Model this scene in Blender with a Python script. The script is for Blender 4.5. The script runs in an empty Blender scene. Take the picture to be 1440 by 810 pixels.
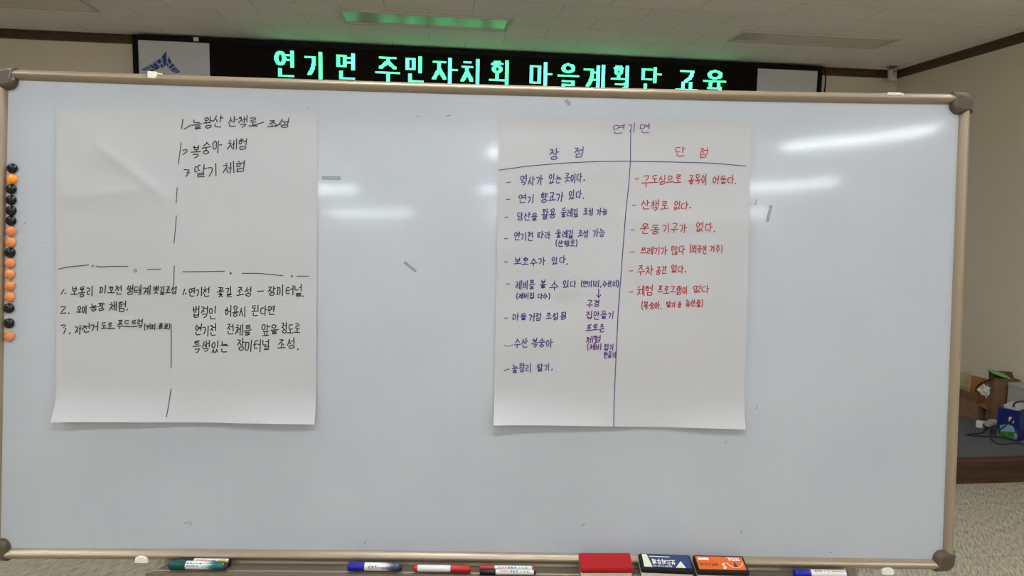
import bpy, math, random
from mathutils import Vector, Matrix, noise
random.seed(7)
sc = bpy.context.scene
COL = sc.collection

# ------------------------------------------------------------------ camera, world, exposure
EYE = Vector((0, 0, 1.6))
RX = Vector((0.99310275, -0.11558049, 0.01969963))      # camera right
RD = Vector((0.00765688, -0.10372608, -0.99457643))     # camera down
RF = Vector((0.11699699, 0.98786743, -0.10212567))      # camera forward
cam = bpy.data.cameras.new('camera'); cam.sensor_width = 36; cam.lens = 25; cam.clip_start = .05
camo = bpy.data.objects.new('camera', cam); COL.objects.link(camo); sc.camera = camo
M = Matrix.Identity(4)
for i in range(3):
    M[i][0], M[i][1], M[i][2], M[i][3] = RX[i], -RD[i], -RF[i], EYE[i]
camo.matrix_world = M
sc.view_settings.view_transform = 'Standard'; sc.view_settings.look = 'None'
sc.view_settings.gamma = 1; sc.view_settings.use_curve_mapping = False
sc.view_settings.exposure = 0.0
world = bpy.data.worlds.new('world'); sc.world = world; world.use_nodes = True
world.node_tree.nodes['Background'].inputs[0].default_value = (.9, .95, 1, 1)
world.node_tree.nodes['Background'].inputs[1].default_value = 0.03
LAMP = 53.0          # emission of the ceiling lamps that are switched on
LED = 4.0            # emission of the LED dots

def ray(px, py):
    d = RF + RX * ((px - 720) / 1000) + RD * ((py - 405) / 1000)
    return d
def at_y(px, py, y):
    d = ray(px, py); return EYE + d * (y / d.y)
def at_x(px, py, x):
    d = ray(px, py); return EYE + d * (x / d.x)
def at_z(px, py, z):
    d = ray(px, py); return EYE + d * ((z - EYE.z) / d.z)

# ------------------------------------------------------------------ materials
def lin(c):
    return tuple(((x / 255) / 12.92 if x / 255 <= .04045 else ((x / 255 + .055) / 1.055) ** 2.4) for x in c)
def mat(name, rgb, rough=.5, metal=0, spec=.5, srgb=True, emit=None, strength=0, coat=0, coat_rough=.1, alpha=1):
    m = bpy.data.materials.new(name); m.use_nodes = True
    b = m.node_tree.nodes['Principled BSDF']
    c = lin(rgb) if srgb else rgb
    b.inputs['Base Color'].default_value = (*c, 1)
    b.inputs['Roughness'].default_value = rough; b.inputs['Metallic'].default_value = metal
    b.inputs['Specular IOR Level'].default_value = spec
    b.inputs['Coat Weight'].default_value = coat; b.inputs['Coat Roughness'].default_value = coat_rough
    b.inputs['Alpha'].default_value = alpha
    if emit:
        b.inputs['Emission Color'].default_value = (*emit, 1); b.inputs['Emission Strength'].default_value = strength
    return m
def nt(m):
    return m.node_tree.nodes, m.node_tree.links, m.node_tree.nodes['Principled BSDF']
def mottled(name, c1, c2, scale, stretch=(1, 1, 1), rot=(0, 0, 0), rough=.8, bump=0, detail=4, lo=.35, hi=.65, spec=.3):
    m = mat(name, c1, rough, spec=spec); N, L, b = nt(m)
    tc = N.new('ShaderNodeTexCoord'); mp = N.new('ShaderNodeMapping'); mp.inputs['Scale'].default_value = stretch; mp.inputs['Rotation'].default_value = rot
    no = N.new('ShaderNodeTexNoise'); no.inputs['Scale'].default_value = scale; no.inputs['Detail'].default_value = detail
    cr = N.new('ShaderNodeValToRGB'); cr.color_ramp.elements[0].position = lo; cr.color_ramp.elements[1].position = hi
    cr.color_ramp.elements[0].color = (*lin(c1), 1); cr.color_ramp.elements[1].color = (*lin(c2), 1)
    L.new(tc.outputs['Object'], mp.inputs[0]); L.new(mp.outputs[0], no.inputs[0]); L.new(no.outputs[0], cr.inputs[0]); L.new(cr.outputs[0], b.inputs['Base Color'])
    if bump:
        bp = N.new('ShaderNodeBump'); bp.inputs['Strength'].default_value = bump; bp.inputs['Distance'].default_value = .004
        L.new(no.outputs[0], bp.inputs['Height']); L.new(bp.outputs[0], b.inputs['Normal'])
    return m

# ------------------------------------------------------------------ mesh collector
class MB:
    def __init__(s): s.v = []; s.f = []; s.mi = []; s.sm = []
    def add(s, vs, fs, mi=0, smooth=False):
        o = len(s.v); s.v += [Vector(p) for p in vs]
        for f in fs: s.f.append([i + o for i in f]); s.mi.append(mi); s.sm.append(smooth)
    def box(s, c, size, R=None, mi=0, bev=0):
        x, y, z = [a / 2 for a in size]; c = Vector(c)
        if bev <= 0:
            vs = [Vector((sx * x, sy * y, sz * z)) for sz in (-1, 1) for sy in (-1, 1) for sx in (-1, 1)]
            fs = [(0, 2, 3, 1), (4, 5, 7, 6), (0, 1, 5, 4), (2, 6, 7, 3), (0, 4, 6, 2), (1, 3, 7, 5)]
            if R: vs = [R @ p for p in vs]
            s.add([p + c for p in vs], fs, mi); return
        b = min(bev, x * .95, y * .95, z * .95)          # chamfered box: octagon layers
        def ring(hx, hy, zz):
            e = b
            return [Vector(p) for p in ((-hx + e, -hy, zz), (hx - e, -hy, zz), (hx, -hy + e, zz), (hx, hy - e, zz), (hx - e, hy, zz), (-hx + e, hy, zz), (-hx, hy - e, zz), (-hx, -hy + e, zz))]
        rings = [ring(x - b * .7, y - b * .7, -z), ring(x, y, -z + b), ring(x, y, z - b), ring(x - b * .7, y - b * .7, z)]
        vs = [p for r in rings for p in r]
        fs = [tuple(range(7, -1, -1)), tuple(range(24, 32))]
        for k in range(3):
            for i in range(8):
                j = (i + 1) % 8; fs.append((k * 8 + i, k * 8 + j, k * 8 + 8 + j, k * 8 + 8 + i))
        if R: vs = [R @ p for p in vs]
        s.add([p + c for p in vs], fs, mi)
    def tube(s, pts, r, n=10, mi=0, closed=False, caps=True, smooth=True):
        pts = [Vector(p) for p in pts]; rs = r if isinstance(r, (list, tuple)) else [r] * len(pts)
        vs = []; up = None
        for i, p in enumerate(pts):
            if closed: t = pts[(i + 1) % len(pts)] - pts[i - 1]
            else: t = pts[min(i + 1, len(pts) - 1)] - pts[max(i - 1, 0)]
            t.normalize()
            if up is None: up = Vector((0, 0, 1)) if abs(t.z) < .9 else Vector((1, 0, 0))
            a = t.cross(up)
            if a.length < 1e-5: a = t.orthogonal()
            a.normalize(); bb = a.cross(t); up = bb
            for k in range(n):
                q = 2 * math.pi * k / n; vs.append(p + (a * math.cos(q) + bb * math.sin(q)) * rs[i])
        fs = []; m = len(pts)
        for i in range(m if closed else m - 1):
            j = (i + 1) % m
            for k in range(n):
                l = (k + 1) % n; fs.append((i * n + k, i * n + l, j * n + l, j * n + k))
        s.add(vs, fs, mi, smooth)
        if caps and not closed:
            o = len(s.v) - len(vs)
            s.f.append([o + k for k in range(n)][::-1]); s.mi.append(mi); s.sm.append(False)
            s.f.append([o + (m - 1) * n + k for k in range(n)]); s.mi.append(mi); s.sm.append(False)
    def lathe(s, prof, axis='z', n=20, c=(0, 0, 0), mi=0, smooth=True):
        c = Vector(c); vs = []; fs = []
        for (r, h) in prof:
            for k in range(n):
                q = 2 * math.pi * k / n; a, b2 = r * math.cos(q), r * math.sin(q)
                vs.append(c + (Vector((a, b2, h)) if axis == 'z' else Vector((h, a, b2)) if axis == 'x' else Vector((b2, h, a))))
        for i in range(len(prof) - 1):
            for k in range(n):
                l = (k + 1) % n; fs.append((i * n + k, i * n + l, (i + 1) * n + l, (i + 1) * n + k))
        fs.append(tuple(range(n))[::-1]); fs.append(tuple((len(prof) - 1) * n + k for k in range(n)))
        s.add(vs, fs, mi, smooth)
    def prism(s, poly, levels, mi=0, smooth=False):
        """poly in (x,y); levels = [(z, inset)] with inset measured along edge normals"""
        n = len(poly); P = [Vector((p[0], p[1])) for p in poly]
        area = sum(P[i].x * P[(i + 1) % n].y - P[(i + 1) % n].x * P[i].y for i in range(n))
        sg = 1 if area > 0 else -1
        nor = []
        for i in range(n):
            e1 = (P[i] - P[i - 1]); e2 = (P[(i + 1) % n] - P[i])
            e1 = e1.normalized() if e1.length else e2.normalized(); e2 = e2.normalized() if e2.length else e1
            q = Vector((-(e1.y + e2.y), e1.x + e2.x)); q = q.normalized() if q.length > 1e-9 else Vector((0, 0)); nor.append(q * sg)
        vs = []
        for (z, ins) in levels:
            for i in range(n): q = P[i] + nor[i] * ins; vs.append((q.x, q.y, z))
        fs = [tuple(range(n))[::-1], tuple((len(levels) - 1) * n + i for i in range(n))]
        for k in range(len(levels) - 1):
            for i in range(n):
                j = (i + 1) % n; fs.append((k * n + i, k * n + j, (k + 1) * n + j, (k + 1) * n + i))
        s.add(vs, fs, mi, smooth)
    def grid(s, fn, nu, nv, mi=0, smooth=True):
        vs = [fn(i / nu, j / nv) for j in range(nv + 1) for i in range(nu + 1)]
        fs = [(j * (nu + 1) + i, j * (nu + 1) + i + 1, (j + 1) * (nu + 1) + i + 1, (j + 1) * (nu + 1) + i) for j in range(nv) for i in range(nu)]
        s.add(vs, fs, mi, smooth)
    def ribbon(s, pts, w, lift=0, mi=0):
        """flat ink stroke; pts are (x, y, h) in board space, w the width"""
        P = [Vector(p) for p in pts]
        if len(P) < 2: return
        vs = []
        for i, p in enumerate(P):
            a = P[min(i + 1, len(P) - 1)] - P[max(i - 1, 0)]; t = Vector((a.x, a.y)); t = t.normalized() if t.length > 1e-9 else Vector((1, 0))
            q = Vector((-t.y, t.x)) * (w / 2); e = Vector((0, 0))
            if i == 0: e = -t * w * .35
            if i == len(P) - 1: e = t * w * .35
            vs += [(p.x - q.x + e.x, p.y - q.y + e.y, p.z), (p.x + q.x + e.x, p.y + q.y + e.y, p.z)]
        s.add(vs, [(2 * i, 2 * i + 2, 2 * i + 3, 2 * i + 1) for i in range(len(P) - 1)], mi)
    def build(s, name, mats, parent=None, warp=None, M=None):
        me = bpy.data.meshes.new(name)
        vs = [warp(p) for p in s.v] if warp else s.v
        me.from_pydata([tuple(p) for p in vs], [], s.f)
        for m in (mats if isinstance(mats, (list, tuple)) else [mats]): me.materials.append(m)
        me.polygons.foreach_set('material_index', s.mi); me.polygons.foreach_set('use_smooth', s.sm)
        me.update()
        o = bpy.data.objects.new(name, me); COL.objects.link(o)
        if parent: o.parent = parent
        if M is not None: o.matrix_world = M
        return o
def tag(o, label=None, cat=None, group=None, kind=None):
    if label: o['label'] = label
    if cat: o['category'] = cat
    if group: o['group'] = group
    if kind: o['kind'] = kind
    return o
def empty(name, label, cat, M=None, group=None):
    o = bpy.data.objects.new(name, None); COL.objects.link(o); o.empty_display_size = .1
    if M is not None: o.matrix_world = M
    return tag(o, label, cat, group)
def T(x, y, z): return Matrix.Translation((x, y, z))
def fixn(o):                                     # outward normals
    import bmesh
    bm = bmesh.new(); bm.from_mesh(o.data); bmesh.ops.recalc_face_normals(bm, faces=bm.faces); bm.to_mesh(o.data); bm.free(); return o

# ------------------------------------------------------------------ the room
XR, YB, ZC, XL, YF = 4.314, 6.32, 3.0, -4.7, -7.4
YS, ZS = 3.895, 0.155                             # stage edge and stage height
def slab(name, x0, x1, y0, y1, z0, z1, m):
    b = MB(); b.box(((x0 + x1) / 2, (y0 + y1) / 2, (z0 + z1) / 2), (x1 - x0, y1 - y0, z1 - z0))
    o = b.build(name, m); o['kind'] = 'structure'; return o

wall_m = mottled('cream wall paper', (218, 206, 186), (223, 211, 192), 60, rough=.85, bump=.05)
# vinyl floor with slanting stone streaks and plank seams
floor_m = mottled('streaked vinyl floor', (140, 130, 112), (206, 197, 178), 14, stretch=(1.3, 7.5, 1), rough=.5, detail=6, lo=.32, hi=.7)
N, L, b = nt(floor_m)
mp1 = [n for n in N if n.type == 'MAPPING'][0]; tc1 = [n for n in N if n.type == 'TEX_COORD'][0]; mp0 = N.new('ShaderNodeMapping'); mp0.inputs['Rotation'].default_value = (0, 0, math.radians(-57))
L.new(tc1.outputs['Object'], mp0.inputs[0]); L.new(mp0.outputs[0], mp1.inputs[0])
tc = N.new('ShaderNodeTexCoord'); br = N.new('ShaderNodeTexBrick'); br.inputs['Scale'].default_value = 1
br.inputs['Brick Width'].default_value = 1.2; br.inputs['Row Height'].default_value = .6; br.inputs['Mortar Size'].default_value = .0016; br.inputs['Mortar Smooth'].default_value = .3
br.inputs['Color1'].default_value = br.inputs['Color2'].default_value = (1, 1, 1, 1); br.inputs['Mortar'].default_value = (.45, .42, .38, 1)
mx = N.new('ShaderNodeMix'); mx.data_type = 'RGBA'; mx.blend_type = 'MULTIPLY'; mx.inputs[0].default_value = 1
old = b.inputs['Base Color'].links[0].from_socket
L.new(tc.outputs['Object'], br.inputs[0]); L.new(old, mx.inputs[6]); L.new(br.outputs[0], mx.inputs[7]); L.new(mx.outputs[2], b.inputs['Base Color'])
# mineral-fibre ceiling tiles laid in a running bond
ceil_m = mottled('mineral fibre ceiling tile', (244, 241, 236), (249, 246, 241), 45, rough=.9, detail=8, lo=.3, hi=.7)
N, L, b = nt(ceil_m)
tc = N.new('ShaderNodeTexCoord'); mp = N.new('ShaderNodeMapping'); mp.inputs['Location'].default_value = (.0108, -.02, 0)
br = N.new('ShaderNodeTexBrick'); br.inputs['Scale'].default_value = 1; br.offset = .5
br.inputs['Brick Width'].default_value = .6; br.inputs['Row Height'].default_value = .3; br.inputs['Mortar Size'].default_value = .0022; br.inputs['Mortar Smooth'].default_value = .2
br.inputs['Color1'].default_value = (1, 1, 1, 1); br.inputs['Color2'].default_value = (.96, .96, .96, 1); br.inputs['Mortar'].default_value = (.6, .58, .55, 1)
mx = N.new('ShaderNodeMix'); mx.data_type = 'RGBA'; mx.blend_type = 'MULTIPLY'; mx.inputs[0].default_value = 1
old = b.inputs['Base Color'].links[0].from_socket
L.new(tc.outputs['Object'], mp.inputs[0]); L.new(mp.outputs[0], br.inputs[0]); L.new(old, mx.inputs[6]); L.new(br.outputs[0], mx.inputs[7]); L.new(mx.outputs[2], b.inputs['Base Color'])

slab('floor', XL, XR, YF, YB, -.1, 0, floor_m)
slab('ceiling', XL, XR, YF, YB, ZC, ZC + .1, ceil_m)
slab('wall_back', XL, XR, YB, YB + .1, -.1, ZC + .1, wall_m)
slab('wall_right', XR, XR + .1, YF, YB + .1, -.1, ZC + .1, wall_m)
slab('wall_left', XL - .1, XL, YF, YB + .1, -.1, ZC + .1, wall_m)
slab('wall_front', XL - .1, XR + .1, YF - .1, YF, -.1, ZC + .1, wall_m)

trim_m = mottled('dark brown wood trim', (70, 54, 38), (88, 70, 50), 12, stretch=(1, 8, 8), rough=.5)
def molding(name, a, bpt, inward):
    """crown moulding strip with a stepped, rounded section"""
    a, bpt, inward = Vector(a), Vector(bpt), Vector(inward)
    sec = [(0, -.07), (.012, -.07), (.016, -.06), (.016, -.052), (.022, -.044), (.022, -.012), (.03, -.006), (.03, 0), (0, 0)]
    m = MB(); vs = []
    for p in (a, bpt):
        for (d, z) in sec: vs.append(p + inward * d + Vector((0, 0, z)))
    k = len(sec); fs = [tuple(range(k)), tuple(range(k, 2 * k))[::-1]] + [(i, (i + 1) % k, k + (i + 1) % k, k + i) for i in range(k)]
    m.add(vs, fs); o = fixn(m.build(name, trim_m)); o['kind'] = 'structure'
molding('trim_1', (XL, YB, ZC), (XR, YB, ZC), (0, -1, 0))
molding('trim_2', (XR, YB, ZC), (XR, YF, ZC), (-1, 0, 0))

carpet_m = mottled('grey stage carpet', (84, 84, 88), (112, 112, 116), 260, rough=1, bump=.3, spec=.05)
stage_wood = mottled('brown stage wood', (58, 40, 30), (78, 54, 40), 5, stretch=(1, 14, 14), rough=.45, detail=5)
nose_wood = mottled('reddish stage nosing', (60, 38, 33), (80, 52, 44), 5, stretch=(1, 14, 14), rough=.4, detail=5)
st = empty('stage_platform', 'low carpeted stage with a brown wooden front along the back wall', 'stage', T(0, YS, 0))
m = MB(); m.box((-.19, (YB - YS) / 2 + .01, ZS - .006), (XR - XL - .01, YB - YS - .03, .012)); m.build('carpet', carpet_m, st)
m = MB(); m.box((-.19, .02, .05), (XR - XL - .01, .02, .1)); m.box((-.19, .012, .012), (XR - XL - .01, .016, .024)); m.build('front_board', stage_wood, st)
m = MB()
prof = [(-.006, .1), (-.006, ZS - .012), (-.002, ZS - .002), (.006, ZS + .003), (.04, ZS + .003), (.04, ZS - .03), (.012, .1)]
xs = (XL + .005, XR - .005); vs = [(x, y, z) for x in xs for (y, z) in prof]; k = len(prof)
m.add(vs, [tuple(range(k)), tuple(range(k, 2 * k))[::-1]] + [(i, (i + 1) % k, k + (i + 1) % k, k + i) for i in range(k)])
fixn(m.build('nosing', nose_wood, st))

# ------------------------------------------------------------------ ceiling lamps
lampwhite = mat('white lamp frame', (206, 198, 188), .5)
reflector = mat('aluminium reflector', (222, 222, 216), .42, metal=1)
tubeglass = mat('unlit tube glass', (225, 225, 220), .2)
lit = mat('lit lamp diffuser', (255, 255, 255), .5, emit=(.885, .955, 1), strength=LAMP)
def lamp(x, y, w, d, label, on, group, rot=0, split=None):
    e = empty('ceiling_light', label, 'ceiling light', T(x, y, ZC) @ Matrix.Rotation(rot, 4, 'Z'), group)
    fr = MB(); t = .025
    for (cx, cy, sx, sy) in ((0, d / 2 - t / 2, w, t), (0, -d / 2 + t / 2, w, t), (w / 2 - t / 2, 0, t, d - 2 * t), (-w / 2 + t / 2, 0, t, d - 2 * t)):
        fr.box((cx, cy, -.007), (sx, sy, .013), bev=.004)
    fr.build('frame', lampwhite, e)
    if on:
        g = MB(); g.box((0, 0, -.014), (w - 2 * t, d - 2 * t, .024), bev=.006); g.build('diffuser', lit, e)
    else:
        g = MB(); iw, idp = w - 2 * t, d - 2 * t
        sec = [(-idp / 2, -.010), (-idp / 2 + .015, -.004), (idp / 2 - .015, -.004), (idp / 2, -.010)]
        cuts = [-iw / 2] + ([split - .002, split + .002] if split is not None else []) + [iw / 2]
        for a, c in zip(cuts[::2], cuts[1::2]):
            k = len(sec); vs = [(xx, yy, zz) for xx in (a, c) for (yy, zz) in sec]
            g.add(vs, [(i, i + 1, k + i + 1, k + i) for i in range(k - 1)])
        g.build('reflector', reflector, e)
    return e
# switched-off lamps over the stage
lamp(-.032, 5.395, 1.23, .36, 'unlit ceiling lamp reflecting green light above the sign', False, 'unlit ceiling lamps over the stage', split=.021)
lamp(2.94, 5.375, 1.25, .31, 'unlit ceiling lamp with dull reflector nearest the right wall', False, 'unlit ceiling lamps over the stage')
lamp(-2.97, 5.415, 1.23, .36, 'unlit ceiling lamp above the left end of the sign', False, 'unlit ceiling lamps over the stage')
# switched-on lamps; only the rear rows, behind the photographer, are mirrored in the board
for ry, row in ((1.75, 'added front'), (.25, 'nearest'), (-2.5, 'second'), (-3.95, 'third'), (-5.3, 'last')):  # unseen front row added to brighten floor, walls and ceiling beyond the board
    for cx, col in ((-2.35, 'left'), (.12, 'middle'), (2.45, 'right')):
        xx = cx
        w_ = 1.2
        if row == 'second': xx = {'left': -2.3, 'middle': .17, 'right': 2.34}[col]; w_ = .95 if col == 'right' else 1.08
        if row == 'third': xx = {'left': -2.4, 'middle': .0, 'right': 2.1}[col]
        if row == 'last': xx = {'left': -2.05, 'middle': -.1, 'right': 1.95}[col]
        lamp(xx, ry, w_ if row != 'last' else 1.0, .17, 'lit ceiling lamp, %s one of the %s row of lit lamps' % (col, row), True, 'lit ceiling lamps')

# ------------------------------------------------------------------ board space
U = Vector((0.99528487, -0.09692598, -0.0036573)); V = Vector((0.01284245, 0.09431113, 0.99545993)); NN = Vector((-0.09614101, -0.99081318, 0.09511121))
BC = Vector((0.13827307, 1.74096099, -0.27118263)) + EYE
BM = Matrix.Identity(4)
for i in range(3): BM[i][0], BM[i][1], BM[i][2], BM[i][3] = U[i], V[i], NN[i], BC[i]
def off(u, v):                                   # the big board sags back a little in its middle
    return -.02 * (1 - (u / 1.2) ** 2) + (.04 * v * (u - .5) ** 2 if u > .5 else 0)
def warp(p): return Vector((p.x, p.y, p.z + off(p.x, p.y)))
def uv(px, py, h=0.0):
    d = ray(px, py); o = h
    for _ in range(8):
        t = ((BC + NN * o - EYE).dot(NN)) / d.dot(NN); P = EYE + d * t - BC
        u, v = P.dot(U), P.dot(V); o = h + off(u, v)
    return u, v

# ------------------------------------------------------------------ whiteboard
board_m = mat('white enamel board', (173, 177, 185), .42, spec=.5, coat=.6, coat_rough=.08)
N, L, b = nt(board_m)
tc = N.new('ShaderNodeTexCoord')
br = N.new('ShaderNodeTexBrick'); br.offset = 0; br.inputs['Scale'].default_value = 1; br.inputs['Brick Width'].default_value = .05; br.inputs['Row Height'].default_value = .05
br.inputs['Mortar Size'].default_value = .0009; br.inputs['Mortar Smooth'].default_value = .6
c0 = lin((173, 177, 185)); c1 = lin((168, 173, 181))
br.inputs['Color1'].default_value = br.inputs['Color2'].default_value = (*c0, 1); br.inputs['Mortar'].default_value = (*c1, 1)
no = N.new('ShaderNodeTexNoise'); no.inputs['Scale'].default_value = 3.5; no.inputs['Detail'].default_value = 5
cr = N.new('ShaderNodeValToRGB'); cr.color_ramp.elements[0].color = (.94, .95, .965, 1); cr.color_ramp.elements[1].color = (1, 1, 1, 1)
cr.color_ramp.elements[0].position = .3; cr.color_ramp.elements[1].position = .6
mx = N.new('ShaderNodeMix'); mx.data_type = 'RGBA'; mx.blend_type = 'MULTIPLY'; mx.inputs[0].default_value = 1
L.new(tc.outputs['Object'], br.inputs[0]); L.new(tc.outputs['Object'], no.inputs[0]); L.new(no.outputs[0], cr.inputs[0])
L.new(br.outputs[0], mx.inputs[6]); L.new(cr.outputs[0], mx.inputs[7]); L.new(mx.outputs[2], b.inputs['Base Color'])
alu = mat('champagne aluminium', (150, 134, 113), .36, metal=.4)
tray_m = mat('satin aluminium tray', (124, 113, 98), .4, metal=.55)
cap_m = mat('smoky plastic corner', (76, 64, 48), .35, spec=.35, coat=.3, coat_rough=.06)
clip_m = mat('white plastic clip', (225, 220, 208), .4)
wb = empty('whiteboard', 'large whiteboard in a champagne aluminium frame with two paper sheets', 'whiteboard', BM)
m = MB(); m.grid(lambda s, t: (-1.19 + 2.38 * s, -.59 + 1.18 * t, 0), 60, 24)
m.grid(lambda s, t: (1.19 - 2.38 * s, -.59 + 1.18 * t, -.014), 60, 24); m.build('panel', board_m, wb, warp)
def rail(kind, name):
    m = MB(); n = 20; k = 48; vs = []
    for i in range(k + 1):
        s = i / k
        for j in range(n):
            q = 2 * math.pi * j / n; a = .0138 * math.copysign(abs(math.cos(q)) ** 1.25, math.cos(q)); hh = .021 * math.copysign(abs(math.sin(q)) ** 1.25, math.sin(q)) - .004
            if kind == 't': vs.append((-1.16 + 2.32 * s, .5862 + a, hh))
            if kind == 'b': vs.append((-1.16 + 2.32 * s, -.5862 + a, hh))
            if kind == 'l': vs.append((-1.1862 + a, -.56 + 1.12 * s, hh))
            if kind == 'r': vs.append((1.1862 + a, -.56 + 1.12 * s, hh))
    fs = [(i * n + j, i * n + (j + 1) % n, (i + 1) * n + (j + 1) % n, (i + 1) * n + j) for i in range(k) for j in range(n)]
    m.add(vs, fs, 0, True); fixn(m.build(name, alu, wb, warp))
rail('t', 'frame_rail'); rail('b', 'frame_rail'); rail('l', 'frame_rail'); rail('r', 'frame_rail')
for sx in (-1, 1):
    for sy in (-1, 1):
        m = MB(); R = .028; poly = []
        # rounded outer corner, straight runs along the rails, bulging inner quarter disc
        for i in range(9):
            q = math.pi / 2 * i / 8; poly.append((1.2015 - R + R * math.cos(q), .6015 - R + R * math.sin(q)))
        poly.append((1.2 - .05, .6015))
        cx, cy, r = 1.2 - .0265, .6 - .0265, .0225
        for i in range(9):
            q = math.pi + math.pi / 2 * i / 8
            poly.append((cx - .003 + r * math.cos(q) * 1.0, cy - .003 + r * math.sin(q)))
        poly.append((1.2015, .6 - .05))
        poly = [(p[0] * sx, p[1] * sy) for p in poly]
        m.prism(poly, [(-.017, 0), (.006, 0), (.012, .002), (.0165, .006), (.0185, .012)])
        fixn(m.build('corner_cap', cap_m, wb, warp))
# bracket clips that hold the board on its stand
for (px, py, w, hgt, up) in ((213.5, 105.5, .021, .017, 1), (1258, 132.5, .03, .008, 1), (199, 786.5, .031, .018, 0), (1248.5, 803, .03, .018, 0)):
    u, v = uv(px, py, .016)
    poly = [(-w / 2, -hgt / 2), (w / 2, -hgt / 2), (w / 2, hgt / 2), (-w / 2, hgt / 2)]
    if up: poly = [(-w / 2, hgt / 2), (-w / 2, -hgt * .25), (-w * .36, -hgt * .5), (w * .36, -hgt * .5), (w / 2, -hgt * .25), (w / 2, hgt / 2)]
    else:
        poly = [(-w / 2, -hgt / 2), (w / 2, -hgt / 2)] + [(w / 2 * math.cos(q), hgt * .0 + hgt / 2 * math.sin(q)) for q in [math.pi * i / 10 for i in range(11)]]
    m = MB(); m.prism([(p[0] + u, p[1] + v) for p in poly], [(-.04, 0), (.0165, 0), (.0195, .002)])
    if up: m.box((u, v + hgt / 2 - .001, -.008), (w * .9, .003, .04)); m.box((u + w / 2 + .004, v + hgt * .3, .008), (.012, .003, .006))
    fixn(m.build('bracket_clip', clip_m, wb, warp))
# pen tray under the lower rail
u0, _ = uv(224, 800, .04); u1, _ = uv(1196, 804, .04); VT = -.6065
sec = [(VT + .0075, .002), (VT + .0075, .005), (VT + .001, .007), (VT, .012), (VT, .047), (VT + .0022, .049), (VT + .0022, .052), (VT, .054), (VT, .069), (VT + .003, .072), (VT + .003, .0745), (VT - .004, .0745), (VT - .003, .002)]
m = MB(); k = len(sec); n = 40; vs = []
for i in range(n + 1):
    for (v, h) in sec: vs.append((u0 + (u1 - u0) * i / n - (.0 if i else (h - .03) * .35), v, h))
m.add(vs, [tuple(range(k)), tuple(n * k + j for j in range(k))] + [(i * k + j, i * k + (j + 1) % k, (i + 1) * k + (j + 1) % k, (i + 1) * k + j) for i in range(n) for j in range(k)])
fixn(m.build('pen_tray', tray_m, wb, warp))
# dried ink specks left on the surface
speck = mat('dried dark ink', (60, 62, 66), .6)
for (px, py, a, l) in ((262, 735, .3, 6), (268, 736, 1.2, 4), (513, 763, .8, 3), (820, 738, .8, 4), (1042, 748, 1.6, 3), (1168, 777, .5, 2), (1063, 283, 1.2, 4), (1062, 287, .2, 3), (590, 164, .1, 0), (630, 163, .1, 6), (587, 164, .4, 2), (434, 152, .5, 1), (1064, 573, 1.4, 4), (1020, 622, .3, 2), (35, 314, .4, 2), (60, 342, .3, 1)):
    a0 = uv(px - l / 2 * math.cos(a), py + l / 2 * math.sin(a)); a1 = uv(px + (l / 2 + .5) * math.cos(a), py - (l / 2 + .5) * math.sin(a))
    m = MB(); m.ribbon([(a0[0], a0[1], .0008), (a1[0], a1[1], .0008)], .0013); m.build('ink_speck', speck, wb, warp)

# ------------------------------------------------------------------ rolling stand behind the board
post_m = mat('beige painted steel', (150, 140, 122), .45, metal=.2)
rubber = mat('dark rubber', (35, 34, 33), .7)
dark_steel = mat('dark steel fitting', (60, 58, 54), .4, metal=.6)
su0, _ = uv(226, 800); su1, _ = uv(1214.5, 806)
sb = BC + V * -.6 - NN * .05
stand = empty('whiteboard_stand', 'beige steel rolling stand holding up the whiteboard from behind', 'stand', T(BC.x, BC.y + .06, 0))
def loc(P): return Vector(P) - Vector((BC.x, BC.y + .06, 0))
feet = []
for s in (su0, su1):
    top = BC + U * s + V * .60 - NN * .07; low = BC + U * s - V * .63 - NN * .07; foot = Vector((low.x, low.y, .085))
    m = MB(); m.tube([loc(foot), loc(low + Vector((0, 0, -.1))), loc(low), loc(top)], .017, n=4, smooth=False); m.build('post', post_m, stand)
    feet.append(foot)
    m = MB(); m.box(loc(foot), (.04, .62, .03), bev=.004); m.build('foot', post_m, stand)
    for dy in (-.28, .28):
        c = loc(foot + Vector((0, dy, -.05)))
        m = MB(); m.lathe([(.006, -.013), (.030, -.012), (.034, -.008), (.034, .008), (.030, .012), (.006, .013)], 'x', 18, c)
        w_ = m.build('caster', rubber, stand)
        m = MB(); m.box(c + Vector((0, 0, .026)), (.036, .03, .02), bev=.003); m.box(c + Vector((.017, 0, .01)), (.003, .02, .03)); m.box(c + Vector((-.017, 0, .01)), (.003, .02, .03)); m.build('fork', dark_steel, w_)
m = MB(); m.tube([loc(feet[0] + Vector((0, 0, .12))), loc(feet[1] + Vector((0, 0, .12)))], .014, n=12); m.build('crossbar', post_m, stand)

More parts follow.
